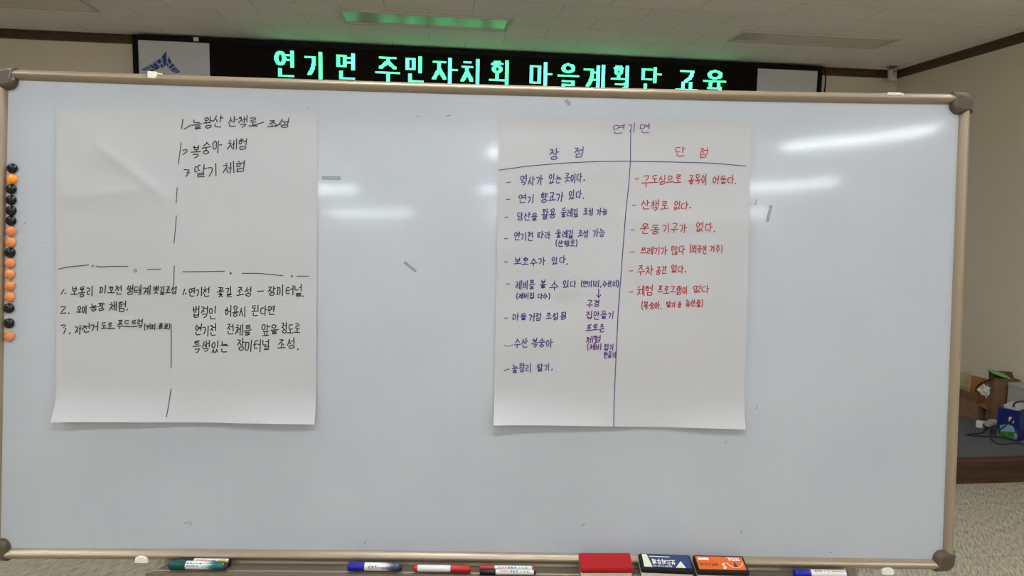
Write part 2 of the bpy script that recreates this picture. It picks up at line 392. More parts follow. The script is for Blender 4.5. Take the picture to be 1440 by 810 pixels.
# ------------------------------------------------------------------ hangul stroke alphabet (x right, y down, unit boxes)
def circ(cx, cy, rx, ry, n=12): return [(cx + rx * math.sin(2 * math.pi * i / n), cy - ry * math.cos(2 * math.pi * i / n)) for i in range(n + 1)]
CONS = {
 'ㄱ': [[(.08, .12), (.88, .1), (.84, .45), (.68, .75), (.4, 1)]], 'ㄴ': [[(.12, .05), (.12, .9), (.95, .86)]],
 'ㄷ': [[(.92, .1), (.12, .1), (.12, .9), (.95, .88)]], 'ㄹ': [[(.1, .05), (.88, .05), (.86, .48), (.14, .5), (.14, .95), (.95, .92)]],
 'ㅁ': [[(.12, .08), (.12, .92)], [(.12, .08), (.88, .08), (.88, .92), (.12, .92)]],
 'ㅂ': [[(.12, .02), (.12, .95), (.88, .95), (.88, .02)], [(.12, .48), (.88, .48)]],
 'ㅅ': [[(.5, .03), (.44, .4), (.05, .95)], [(.46, .4), (.95, .95)]], 'ㅇ': [circ(.5, .5, .42, .45)],
 'ㅈ': [[(.1, .1), (.88, .1), (.5, .5), (.05, .95)], [(.52, .48), (.95, .95)]],
 'ㅊ': [[(.32, .02), (.68, .02)], [(.08, .24), (.9, .24), (.5, .58), (.05, .98)], [(.52, .56), (.95, .98)]],
 'ㅋ': [[(.08, .12), (.88, .1), (.84, .5), (.65, .8), (.4, 1)], [(.1, .5), (.84, .46)]],
 'ㅌ': [[(.92, .08), (.12, .08), (.12, .92), (.95, .9)], [(.12, .5), (.86, .48)]],
 'ㅍ': [[(.06, .08), (.94, .08)], [(.3, .08), (.33, .9)], [(.7, .08), (.67, .9)], [(.02, .92), (.98, .92)]],
 'ㅎ': [[(.34, .02), (.66, .02)], [(.06, .24), (.94, .22)], circ(.5, .68, .34, .29)],
}
def half2(a, b2): return [[(x * .48, y) for x, y in s] for s in CONS[a]] + [[(.52 + x * .48, y) for x, y in s] for s in CONS[b2]]
for d, (a, b2) in {'ㄲ': 'ㄱㄱ', 'ㄸ': 'ㄷㄷ', 'ㅃ': 'ㅂㅂ', 'ㅆ': 'ㅅㅅ', 'ㅉ': 'ㅈㅈ', 'ㅄ': 'ㅂㅅ', 'ㄶ': 'ㄴㅎ', 'ㄺ': 'ㄹㄱ', 'ㄵ': 'ㄴㅈ'}.items(): CONS[d] = half2(a, b2)
VERT = {'ㅏ': [[(.4, 0), (.4, 1)], [(.4, .46), (1, .44)]], 'ㅑ': [[(.4, 0), (.4, 1)], [(.4, .33), (1, .31)], [(.4, .6), (1, .58)]],
 'ㅓ': [[(.75, 0), (.75, 1)], [(-.05, .42), (.75, .42)]], 'ㅕ': [[(.8, 0), (.8, 1)], [(-.1, .28), (.8, .28)], [(-.1, .58), (.8, .58)]],
 'ㅣ': [[(.55, 0), (.55, 1)]], 'ㅐ': [[(.2, .05), (.2, .95)], [(.85, 0), (.85, 1)], [(.2, .48), (.85, .48)]],
 'ㅔ': [[(.42, .05), (.42, .95)], [(.9, 0), (.9, 1)], [(-.12, .42), (.42, .42)]], 'ㅖ': [[(.42, .05), (.42, .95)], [(.9, 0), (.9, 1)], [(-.15, .3), (.42, .3)], [(-.15, .58), (.42, .58)]]}
HOR = {'ㅗ': [[(.5, 0), (.5, .62)], [(0, .64), (1, .64)]], 'ㅛ': [[(.32, 0), (.32, .62)], [(.68, 0), (.68, .62)], [(0, .64), (1, .64)]],
 'ㅜ': [[(0, .28), (1, .28)], [(.5, .28), (.5, 1)]], 'ㅠ': [[(0, .28), (1, .28)], [(.32, .28), (.28, 1)], [(.68, .28), (.7, 1)]], 'ㅡ': [[(0, .45), (1, .45)]]}
COMP = {'ㅘ': 'ㅗㅏ', 'ㅙ': 'ㅗㅐ', 'ㅚ': 'ㅗㅣ', 'ㅝ': 'ㅜㅓ', 'ㅟ': 'ㅜㅣ', 'ㅢ': 'ㅡㅣ'}
INI = 'ㄱㄲㄴㄷㄸㄹㅁㅂㅃㅅㅆㅇㅈㅉㅊㅋㅌㅍㅎ'; MED = 'ㅏㅐㅑㅒㅓㅔㅕㅖㅗㅘㅙㅚㅛㅜㅝㅞㅟㅠㅡㅢㅣ'
FIN = ['', 'ㄱ', 'ㄲ', 'ㄳ', 'ㄴ', 'ㄵ', 'ㄶ', 'ㄷ', 'ㄹ', 'ㄺ', 'ㄻ', 'ㄼ', 'ㄽ', 'ㄾ', 'ㄿ', 'ㅀ', 'ㅁ', 'ㅂ', 'ㅄ', 'ㅅ', 'ㅆ', 'ㅇ', 'ㅈ', 'ㅊ', 'ㅋ', 'ㅌ', 'ㅍ', 'ㅎ']
LAT = {'1': [[(.3, .2), (.5, 0), (.5, 1)]], '2': [[(.1, .2), (.4, 0), (.8, .2), (.7, .5), (.1, .95), (.9, .92)]], '5': [[(.85, .02), (.2, .02), (.15, .42), (.6, .38), (.88, .65), (.6, .97), (.1, .92)]],
 '.': [[(.2, .9), (.3, 1)]], ',': [[(.3, .85), (.2, 1.05)]], '(': [[(.8, -.05), (.4, .3), (.4, .7), (.8, 1.05)]], ')': [[(.2, -.05), (.6, .3), (.6, .7), (.2, 1.05)]],
 'T': [[(.05, .03), (.95, .03)], [(.5, .03), (.5, 1)]], 'O': [circ(.5, .5, .42, .48)], 'A': [[(.05, 1), (.5, 0), (.95, 1)], [(.22, .62), (.78, .62)]], 'L': [[(.15, 0), (.15, .97), (.9, .97)]], 'S': [[(.85, .12), (.5, 0), (.15, .2), (.5, .48), (.85, .75), (.5, 1), (.12, .88)]]}
NARROW = '.,()1'
def put(strokes, x0, y0, x1, y1): return [[(x0 + x * (x1 - x0), y0 + y * (y1 - y0)) for x, y in s] for s in strokes]
def glyph(ch):
    if ch in LAT: return LAT[ch]
    c = ord(ch) - 0xAC00
    if c < 0 or c > 11171: return []
    i, md, fn = INI[c // 588], MED[c % 588 // 28], FIN[c % 28]; out = []
    if md in VERT:
        wide = md in 'ㅐㅔㅖ'; xs = .5 if wide else .56
        if fn: out += put(CONS[i], .02, .02, xs - .03, .54) + put(VERT[md], xs, -.02, 1, .6) + put(CONS[fn], .14, .67, .96, 1)
        else: out += put(CONS[i], .0, .1, xs - .04, .86) + put(VERT[md], xs, 0, 1, 1)
    elif md in HOR:
        if fn: out += put(CONS[i], .16, 0, .84, .34) + put(HOR[md], 0, .36, 1, .66) + put(CONS[fn], .16, .69, .88, 1)
        else: out += put(CONS[i], .14, .02, .86, .5) + put(HOR[md], 0, .54, 1, 1)
    else:
        h, v = COMP[md]
        if fn: out += put(CONS[i], .1, 0, .58, .32) + put(HOR[h], .0, .34, .66, .62) + put(VERT[v], .64, -.02, 1.02, .64) + put(CONS[fn], .16, .69, .92, 1)
        else: out += put(CONS[i], .06, .02, .6, .48) + put(HOR[h], 0, .52, .66, .92) + put(VERT[v], .66, 0, 1.02, 1)
    return out
def smooth(s):
    if len(s) < 3: return s
    o = [s[0]]
    for a, b2 in zip(s[:-1], s[1:]):
        o += [(a[0] * .8 + b2[0] * .2, a[1] * .8 + b2[1] * .2), (a[0] * .2 + b2[0] * .8, a[1] * .2 + b2[1] * .8)]
    return o + [s[-1]]

# ------------------------------------------------------------------ paper sheets on the board
paper_m = mat('white flip chart paper', (178, 177, 180), .75, spec=.15)
ink = {k: mat(k + ' marker ink', c, .6) for k, c in {'black': (26, 26, 30), 'navy': (34, 36, 104), 'red': (158, 40, 38), 'purple': (84, 34, 108), 'grey': (172, 171, 174)}.items()}
class Sheet:
    def __init__(s, tl, tr, br_, bl, label, curl, crease, seed):
        s.q = [Vector(uv(*tl)), Vector(uv(*tr)), Vector(uv(*br_, curl(1) + .003)), Vector(uv(*bl, curl(0) + .003))]; s.curl = curl; s.crease = crease; s.seed = seed
        s.o = empty('paper_sheet', label, 'paper sheet', BM, 'handwritten paper sheets on the whiteboard')
        m = MB(); m.grid(s.pt, 72, 90); m.build('sheet', paper_m, s.o)
        s.lines = []; s.cur = None
    def st(s, u, v):
        a, b2, d = s.q[0], s.q[1], s.q[3]; e1, e2 = b2 - a, d - a; p = Vector((u, v)) - a
        det = e1.x * e2.y - e1.y * e2.x
        return (p.x * e2.y - p.y * e2.x) / det, (e1.x * p.y - e1.y * p.x) / det
    def hgt(s, S, Tt, u, v):
        S = min(1, max(0, S)); Tt = min(1, max(0, Tt))
        n = noise.noise(Vector((S * 2.2 + s.seed, Tt * 2.6, .3))) * .5 + noise.noise(Vector((S * 5 + s.seed, Tt * 9, 2.3))) * .18
        n2 = noise.noise(Vector((S * 1.2, Tt * 14 + s.seed, 5.1))) * .1
        h = .0032 + (n + n2) * .0062 * min(1, Tt * 5 + .15)
        d = max(0, (Tt - .86) / .14); h += d ** 2.6 * s.curl(S)
        for (ax, ay, bx, by, w, a) in s.crease:
            L2 = (bx - ax) ** 2 + (by - ay) ** 2; t = ((S - ax) * (bx - ax) + (Tt - ay) * (by - ay)) / L2
            c = (S - ax) * (by - ay) - (Tt - ay) * (bx - ax); c /= math.sqrt(L2); fade = max(0, 1 - max(0, t - 1) * 5 - max(0, -t) * 5)
            h += a * fade * math.exp(-abs(c) / w)
        return max(h, .0006) + off(u, v)
    def pt(s, S, T_):
        Tt = 1 - T_; a = s.q[0].lerp(s.q[1], S); b2 = s.q[3].lerp(s.q[2], S); p = a.lerp(b2, Tt)
        return (p.x, p.y, s.hgt(S, Tt, p.x, p.y))
    def P(s, px, py):
        u, v = uv(px, py, .003); S, Tt = s.st(u, v); return (u, v, s.hgt(S, Tt, u, v) + .0007)
    def stroke(s, pts, col, w=.0026, ruled=False, dens=3):
        y0 = sum(p[1] for p in pts) / len(pts); x0 = min(p[0] for p in pts); key = (ruled, col); o = []
        c = s.cur
        if ruled or c is None or c['key'] != key or abs(y0 - c['y']) > 11.5 or x0 < c['x'] - 60 or x0 > c['xm'] + 45:
            c = dict(key=key, y=y0, x=x0, xm=x0, m=MB()); s.lines.append(c)
            if not ruled: s.cur = c
        c['xm'] = max(c['xm'], max(p[0] for p in pts)); m = c['m']
        for a, b2 in zip(pts[:-1], pts[1:]):
            n = max(1, int(math.dist(a, b2) / dens))
            o += [s.P(a[0] + (b2[0] - a[0]) * i / n, a[1] + (b2[1] - a[1]) * i / n) for i in range(n)]
        o.append(s.P(*pts[-1])); m.ribbon(o, w)
    def word(s, text, x0, x1, y0, h, col, y1=None, w=.0026, jit=.065, slant=.08):
        y1 = y0 if y1 is None else y1; wd = [(.4 if c in NARROW else 1) for c in text]; tot = sum(wd) + .16 * (len(text) - 1); x = 0
        cw = (x1 - x0) / tot
        for c, k in zip(text, wd):
            cx0 = x0 + x * cw; yc = y0 + (y1 - y0) * (x / tot) + random.uniform(-.06, .06) * h; hh = h * random.uniform(.94, 1.06)
            jx = [random.uniform(-jit, jit) for _ in range(4)]
            for stq in glyph(c):
                a, b2 = random.uniform(-jit, jit), random.uniform(-jit, jit)
                pts = [(px + a + jx[0] * py + random.uniform(-jit, jit) * .6, py + b2 + (px - .5) * jx[1] + random.uniform(-jit, jit) * .6) for px, py in stq]
                pts = smooth(pts)
                s.stroke([(cx0 + (px + (.5 - py) * slant) * cw * k, yc + (py - .5) * hh - (px - .5) * cw * .08) for px, py in pts], col, w)
            x += k + .16
    def dot(s, x, y, col, w=.003): s.stroke([(x - .4, y + .5), (x + .5, y - .4)], col, w)
    def finish(s, names):
        for c in s.lines:
            ruled, col = c['key']; nm = 'ruled_line' if ruled else 'handwriting'
            o = c['m'].build(nm, ink[col], s.o)
            o['label'] = names.get((nm, col), 'line of %s marker handwriting' % col if not ruled else '%s hand drawn line' % col)

A = Sheet((80, 152), (447, 160), (442, 597), (71, 594), 'left paper sheet with black handwriting, divided by dashed lines', lambda S: .012 + .013 * math.exp(-S * 7) + .006 * S - .007 * math.exp(-((S - .55) / .16) ** 2),
          [(.18, .13, .4, .27, .02, .0035), (.0, .29, .3, .26, .02, .002), (.52, .0, .55, .12, .02, .0025), (.42, .52, .47, .62, .03, .0016), (.0, .21, .06, .3, .02, .002)], 1.7)
B = Sheet((702, 165.5), (1057, 172), (1049, 604), (694, 598.5), 'right paper sheet with navy and red handwriting in two columns', lambda S: .016 + .014 * math.exp(-S * 9) - .01 * math.exp(-((S - .62) / .2) ** 2),
          [(.0, .1, .25, .07, .03, .001), (.5, .32, 1, .34, .03, .0012), (0, .75, .5, .73, .03, .0012)], 6.4)
bk = 'black'
W = lambda *a, **k: A.word(*a, **k)
A.stroke([(257.5, 168), (255.5, 181)], bk); A.stroke([(259, 182), (269, 176)], bk)
W('늘왕산', 271, 314, 176, 15, bk, 169); W('산책로', 321, 362, 171, 14, bk, 173); A.stroke([(356, 176.5), (371, 172)], bk); W('조성', 377, 408, 174, 13, bk, 173)
A.stroke([(387, 177), (396, 174.5)], bk)
A.stroke(smooth([(257.5, 211.5), (263, 210), (263.5, 213), (257.5, 217.5)]), bk); W('복숭아', 270, 311, 212, 17, bk, 203); W('체험', 321, 347.5, 204, 14, bk, 201)
A.stroke([(259, 238.5), (266.5, 239), (262, 243.5), (267, 242), (261.5, 248)], bk); W('딸기', 274, 307, 240, 17, bk, 238); W('체험', 314, 345, 236.5, 15, bk, 233.5)
for seg in ([(255, 200.6), (251, 231)], [(249.4, 264), (248, 285.4)], [(248.4, 303.7), (245.2, 342.2)], [(245.5, 374), (244.5, 403)], [(240.5, 456), (240.5, 517)], [(240.5, 547), (236.5, 585.5)],
            [(83, 378.5), (97, 375.3), (125, 372.6)], [(132, 372.8), (130, 375.5)], [(136, 374.4), (141, 375.5), (160, 374.5), (180.4, 374.5)], [(207.8, 379), (226.3, 378.4)],
            [(257.4, 382.2), (290, 382), (315.7, 381.3)], [(340.7, 384.4), (364.8, 384.4), (398, 387.8)], [(417.6, 388.3), (434.6, 388.3)]):
    A.stroke(seg, bk, .002, True, 6)
A.stroke(circ(190.7, 380.7, 1.6, 1.9, 8), bk, .0018, True, 1); A.dot(324.4, 384.4, bk, .004); A.dot(410.4, 388.3, bk, .004)
A.stroke([(90.7, 407), (86.3, 413.6)], bk); A.dot(92.5, 412.5, bk)
W('보통리', 100.5, 131.5, 410, 13, bk); W('미호천', 141, 172, 408, 11, bk); W('생태계', 178, 211.5, 408, 13, bk); W('뱃길조성', 216, 249, 407.5, 11, bk)
A.stroke([(86, 431.5), (93.5, 431), (85, 441), (93, 440)], bk); A.dot(97, 440.5, bk)
W('오이', 108, 123, 435.5, 12, bk); W('농장', 127, 148, 431.5, 11, bk); W('체험', 154, 177, 430.5, 13, bk); A.dot(179, 435.5, bk)
A.stroke([(86, 457.5), (93, 456.5), (89.5, 461), (93.5, 461.5), (90, 469)], bk); A.dot(98.5, 468.5, bk)
W('자전거', 105, 138, 463, 12, bk, 460.5); W('도로', 143, 158.5, 458.5, 10, bk); A.dot(160.5, 462, bk); W('푸드트럭', 165, 201, 456.5, 12, bk, 455); W('(커피.음료)', 202, 239.5, 459, 8, bk)
A.stroke([(260, 406.5), (257.5, 414.5)], bk); A.dot(261.5, 413, bk)
W('연기천', 266, 294.5, 410.5, 13, bk); W('꽃길', 305.5, 326, 411, 14, bk); W('조성', 332.5, 353.7, 410, 14, bk); A.stroke([(362, 409.6), (370.5, 409.2)], bk); W('장미터널', 377, 425, 409, 14, bk); A.dot(426, 416.5, bk)
W('법적인', 270.5, 303.7, 438.7, 17, bk); W('허용시', 316.7, 345.4, 438.7, 15, bk); W('된다면', 353.7, 387, 437, 14, bk)
W('연기천', 274, 303.7, 464, 15, bk); W('전체를', 318.5, 352.8, 463.5, 15, bk); W('앞을', 368.5, 390.7, 463.3, 15, bk); W('정도로', 395.4, 422.2, 462, 15, bk)
W('특색있는', 271.3, 320.4, 487.8, 16, bk); W('장미터널', 333.3, 378.7, 486, 16, bk); W('조성', 390.7, 414.8, 484, 15, bk); A.dot(419, 491, bk)
A.finish({})

nv, rd, pu = 'navy', 'red', 'purple'
W = lambda *a, **k: B.word(*a, **dict(dict(w=.0024, jit=.045), **k))
for tx, a, b2 in (('연', 862, 878.5), ('기', 883, 894), ('면', 898.5, 913.5)): W(tx, a, b2, 181, 13, pu, w=.002)
W('장', 773, 785, 216.5, 15, nv); W('점', 808, 820.5, 215, 14, nv); W('단', 949, 963.5, 214, 14, rd); W('점', 983.7, 995.7, 214.6, 15, rd)
B.stroke([(701.5, 239.5), (740, 234), (790, 229.5), (840, 227.3), (886, 226.7), (950, 228), (1000, 229.3), (1048, 233.5)], nv, .0019, True, 6)
B.stroke([(887, 182), (886.5, 227), (884, 262), (880, 298), (876, 350), (869, 440), (866, 500), (864, 550), (862, 599)], nv, .0019, True, 6)
def dash(x0, y0, x1, y1, c): B.stroke([(x0, y0), (x1, y1)], c, .002)
dash(712.5, 257, 718, 256.2, nv); W('역사가', 731, 763, 253.7, 14, nv); W('있는', 772, 789, 252, 12, nv); W('곳이다', 794, 818.5, 250, 12, nv); B.dot(821.5, 253.5, nv)
dash(712.3, 280.7, 717, 280.4, nv); W('연기', 729.6, 751, 280, 12, nv); W('향교가', 760, 792, 278, 13, nv, 275.5); W('있다', 800, 818.5, 274, 12, nv); B.dot(820.5, 278.5, nv)
dash(710, 306, 714, 305.3, nv); W('당산을', 726.7, 755.6, 304.8, 11, nv); W('활용', 762, 781.5, 301, 14, nv); W('둘레길', 789, 813, 299, 12, nv); W('조성', 820.7, 834, 298, 10, nv); W('가능', 839, 854, 297.4, 10, nv)
dash(709.3, 336, 714, 335.2, nv); W('연기천', 723, 749.6, 333, 12, nv); W('따라', 755.6, 774, 330.7, 10, nv); W('둘레길', 781.5, 806.4, 329, 11, nv); W('조성', 813.3, 827.4, 328.5, 10, nv); W('가능', 833.3, 850.4, 327.8, 11, nv); W('(산책로)', 780.7, 812.6, 342.3, 9, nv)
dash(709.3, 368.4, 713.8, 368.4, nv); W('보호수가', 722.7, 766.7, 367.8, 11, nv); W('있다', 775.6, 795.6, 366, 11, nv); B.dot(797.3, 371.3, nv)
dash(711.8, 399.3, 716.7, 399.3, nv); W('제비를', 725.6, 752, 401, 12, nv); W('볼', 759.6, 767.8, 400, 12, nv); W('수', 773.3, 785.6, 401.5, 13, nv); W('있다', 791.6, 810, 399.3, 10, nv); W('(연기1리,수산리)', 816.7, 870.5, 399, 9, nv)
W('(제비집', 725.6, 751.5, 416.2, 8, nv); W('다수)', 756, 774, 416.2, 8, nv); W('외부소', 783, 800, 416.7, 7, 'grey', w=.0012); W('(기)', 802, 812, 416.7, 6, 'grey', w=.0012); W('에서', 787, 797, 424.5, 4, 'grey', w=.0012)
B.stroke([(841.8, 406.7), (841.8, 418.5)], pu); B.stroke([(839.2, 414.5), (841.8, 418.8), (844.8, 414.5)], pu)
W('구경', 825.6, 842.5, 426.7, 10, pu); W('집만들기', 824.4, 863.3, 443, 11, pu); W('포토존', 824.4, 850, 461, 10, pu); W('체험', 824.4, 844.4, 477, 10, pu); W('(제비', 824.4, 845.6, 487.5, 9, pu); W('접기', 849, 863, 487.8, 9, pu); W('만들기', 849, 865.6, 499, 8.5, pu)
dash(709.5, 447.6, 714, 447, nv); W('마을', 721, 740, 445.6, 10, nv); W('거점', 743.8, 761, 445.6, 11, nv); W('조성', 767.8, 784.5, 445, 10, nv); W('됨', 787.8, 796.7, 444.4, 11, nv)
B.stroke([(709, 485.5), (713, 486.8), (717, 486.6), (721.5, 484.5)], nv, .0015); W('수산', 723.3, 742, 483, 13, nv); W('복숭아', 747.3, 776.7, 482, 12, nv)
dash(709, 521, 716, 518.8, nv); W('눌왕리', 720, 747, 517.8, 12, nv); W('딸기', 755, 773.3, 516.7, 10, nv); B.dot(776, 519.5, nv)
dash(893, 252, 898, 251.3, rd); W('구', 902.8, 914.6, 254, 17, rd); W('도심으로', 916, 958.4, 252.5, 12, rd); W('골목이', 968.3, 994.2, 252.5, 14, rd); W('어둡다', 1002.2, 1031.9, 253.5, 12, rd); B.dot(1033.7, 258, rd)
dash(889.3, 288.7, 894.6, 288.3, rd); W('산책로', 901.6, 939.9, 289.2, 14, rd); W('없다', 947.3, 967.7, 288.7, 12, rd); B.dot(970.5, 291.8, rd)
dash(887.4, 323.4, 891.7, 323, rd); W('운동', 901, 927, 322, 13, rd); W('기구가', 931.9, 965.2, 320.8, 13, rd); W('없다', 978, 1002, 319.6, 13, rd); B.dot(1004.5, 325.5, rd)
dash(886, 354.6, 892, 354.3, rd); W('쓰레기가', 900.6, 937.5, 352.7, 11, rd); W('많다', 944, 963, 351.6, 12, rd); W('(외국인', 969.5, 993.6, 350.8, 11, rd); W('거주)', 998, 1016.3, 349.2, 10, rd)
dash(885.3, 381, 889.7, 380.7, rd); W('주차', 895.6, 918.4, 380.4, 14, rd); W('공간', 922, 937.5, 380.4, 11, rd); W('없다', 944, 961, 378.3, 11, rd); B.dot(963.4, 382, rd)
dash(884.5, 411, 890, 410.3, rd); W('체험', 895.6, 917.6, 409, 13, rd); W('프로그램이', 924.7, 966.6, 408, 12, rd); W('없다', 974.5, 996.5, 406, 11, rd)
W('(복숭아.', 901.3, 931, 429.6, 11, rd); W('딸기', 936.8, 949.6, 428, 8, rd); W('등', 953, 958, 428, 8, rd); W('농산물)', 963.8, 988.7, 426.8, 10, rd)
B.finish({('ruled_line', 'navy'): 'navy hand drawn line dividing the sheet', ('handwriting', 'grey'): 'faint pencil handwriting'})

# ------------------------------------------------------------------ round magnets along the left rail
mags = [(16.2, 236.5, 'k'), (16.2, 251.8, 'o'), (14.8, 265.8, 'k'), (14.6, 281, 'k'), (14.6, 296, 'k'), (14.4, 310.3, 'k'), (14.4, 325.2, 'p'), (14.2, 341.2, 'p'), (13.2, 355.2, 'k'), (13.4, 370, 'p'), (12.9, 386, 'p'), (12.8, 402.2, 'p'), (12.6, 417.7, 'p'), (11.5, 433.3, 'k'), (11.6, 454.7, 'k'), (11.8, 473.3, 'p')]
mm = {'k': mat('black magnet plastic', (10, 7, 6), .14, spec=.4), 'o': mat('bright orange magnet plastic', (238, 142, 22), .25), 'p': mat('faded orange magnet plastic', (206, 122, 66), .25)}
N, L, b = nt(mm['p']); tc = N.new('ShaderNodeTexCoord'); no = N.new('ShaderNodeTexNoise'); no.inputs['Scale'].default_value = 60
cr = N.new('ShaderNodeValToRGB'); cr.color_ramp.elements[0].color = (*lin((202, 116, 82)), 1); cr.color_ramp.elements[1].color = (*lin((212, 130, 54)), 1); cr.color_ramp.elements[0].position = .4; cr.color_ramp.elements[1].position = .6
L.new(tc.outputs['Object'], no.inputs[0]); L.new(no.outputs[0], cr.inputs[0]); L.new(cr.outputs[0], b.inputs['Base Color'])
ORD = ['topmost', 'second', 'third', 'fourth', 'fifth', 'sixth', 'seventh', 'eighth', 'ninth', 'tenth', 'eleventh', 'twelfth', 'thirteenth', 'fourteenth', 'fifteenth', 'lowest']
cn = {'k': 'black', 'o': 'bright orange', 'p': 'faded orange'}
m = MB(); m.lathe([(.0105, 0), (.0122, .001), (.0124, .0035), (.0118, .0062), (.0098, .0088), (.0066, .0104), (.003, .0111), (.0004, .0112)], 'z', 24)
protos = {}
for i, (px, py, c) in enumerate(mags):
    u, v = uv(px, py, .006)
    if c not in protos: o = m.build('round_magnet', mm[c]); protos[c] = o
    else: o = protos[c].copy(); COL.objects.link(o)
    o.matrix_world = BM @ T(u, v, off(u, v) + .0004)
    tail = 'magnet from the top of the column beside the left rail'
    if i == 0: lb = 'black round magnet, topmost of the column beside the left rail'
    elif i == 15: lb = 'faded orange round magnet, lowest of the column beside the left rail'
    elif i == 1: lb = 'bright orange round magnet, the only vivid one in the column'
    else: lb = '%s round magnet, %s from the top of the column by the left rail' % (cn[c], ORD[i])
    tag(o, lb, 'magnet', 'round magnets on the whiteboard')

# ------------------------------------------------------------------ bits of clear tape stuck to the board
tape_m = mat('clear sticky tape', (150, 153, 156), .2, alpha=.25); tape_e = mat('grimy tape edge', (118, 122, 125), .5, alpha=.55)
def tape(c, w, h, a, label, tip=0):
    u, v = uv(*c); m = MB(); R = Matrix.Rotation(a, 2)
    poly = [(-w / 2, -h / 2), (w / 2, -h / 2), (w / 2 + tip, 0), (w / 2, h / 2), (-w / 2, h / 2)] if tip else [(-w / 2, -h / 2), (w / 2, -h / 2), (w / 2, h / 2), (-w / 2, h / 2)]
    poly = [R @ Vector(p) for p in poly]
    e = empty('tape_strip', label, 'tape', BM @ T(u, v, off(u, v)), 'clear tape strips on the whiteboard')
    m.prism([tuple(p) for p in poly], [(.0004, 0), (.0009, 0)]); m.build('film', tape_m, e)
    m = MB(); n = len(poly)
    for i in range(n):
        a_, b_ = poly[i], poly[(i + 1) % n]; m.ribbon([(a_.x, a_.y, .0012), (b_.x, b_.y, .0012)], .0011)
    m.build('edge', tape_e, e)
tape((465.5, 250.3), .042, .0075, 0, 'short clear tape strip right of the left paper, near its top', .004)
tape((576.8, 375.3), .036, .0055, math.radians(-37), 'slanting clear tape strip between the two paper sheets')
tape((1081.5, 300), .042, .006, math.radians(78), 'upright clear tape scrap to the right of the right paper', -.003)
tape((798, 144), .014, .007, math.radians(-45), 'tiny clear tape scrap just under the top rail', .002)

# ------------------------------------------------------------------ markers on the tray
plast = {k: mat(k + ' marker plastic', c, .35, spec=.3) for k, c in {'blue': (22, 26, 138), 'red': (172, 28, 28), 'black': (12, 11, 11), 'green': (8, 70, 60), 'dark green': (7, 34, 28)}.items()}
plug = mat('dark marker plug', (36, 42, 48), .4)
def barrel_mat(name, base, dark, x0, x1, dots=True):
    """white barrel whose far end fades through printed dots into the marker's colour"""
    m = mat(name, base, .3); N, L, b = nt(m); tc = N.new('ShaderNodeTexCoord'); sp = N.new('ShaderNodeSeparateXYZ'); L.new(tc.outputs['Object'], sp.inputs[0])
    mr = N.new('ShaderNodeMapRange'); mr.inputs[1].default_value = x0; mr.inputs[2].default_value = x1; L.new(sp.outputs[0], mr.inputs[0])
    ck = N.new('ShaderNodeTexVoronoi'); ck.inputs['Scale'].default_value = 420; ck.inputs['Randomness'].default_value = 0; L.new(tc.outputs['Object'], ck.inputs[0])
    gt = N.new('ShaderNodeMath'); gt.operation = 'LESS_THAN'; L.new(ck.outputs['Distance'], gt.inputs[0])
    sc_ = N.new('ShaderNodeMath'); sc_.operation = 'MULTIPLY'; sc_.inputs[1].default_value = .8; L.new(mr.outputs[0], sc_.inputs[0]); L.new(sc_.outputs[0], gt.inputs[1])
    mx = N.new('ShaderNodeMix'); mx.data_type = 'RGBA'; mx.inputs[6].default_value = (*lin(base), 1); mx.inputs[7].default_value = (*lin(dark), 1); L.new(gt.outputs[0], mx.inputs[0]); L.new(mx.outputs[2], b.inputs['Base Color'])
    return m
blue_fade = barrel_mat('white barrel fading to navy dots', (214, 214, 218), (36, 52, 78), .0, .05)
green_fade = barrel_mat('white barrel fading to teal dots', (206, 216, 214), (14, 88, 84), .0, .045)
plain = mat('pale grey marker barrel', (206, 204, 202), .3)
prints = {k: mat(k + ' print', c, .5) for k, c in {'maroon': (120, 34, 48), 'navy': (40, 54, 110), 'crimson': (190, 60, 84), 'violet': (104, 88, 168), 'gold': (190, 148, 52), 'leaf': (110, 150, 110), 'ink': (34, 36, 44), 'white': (226, 226, 224)}.items()}
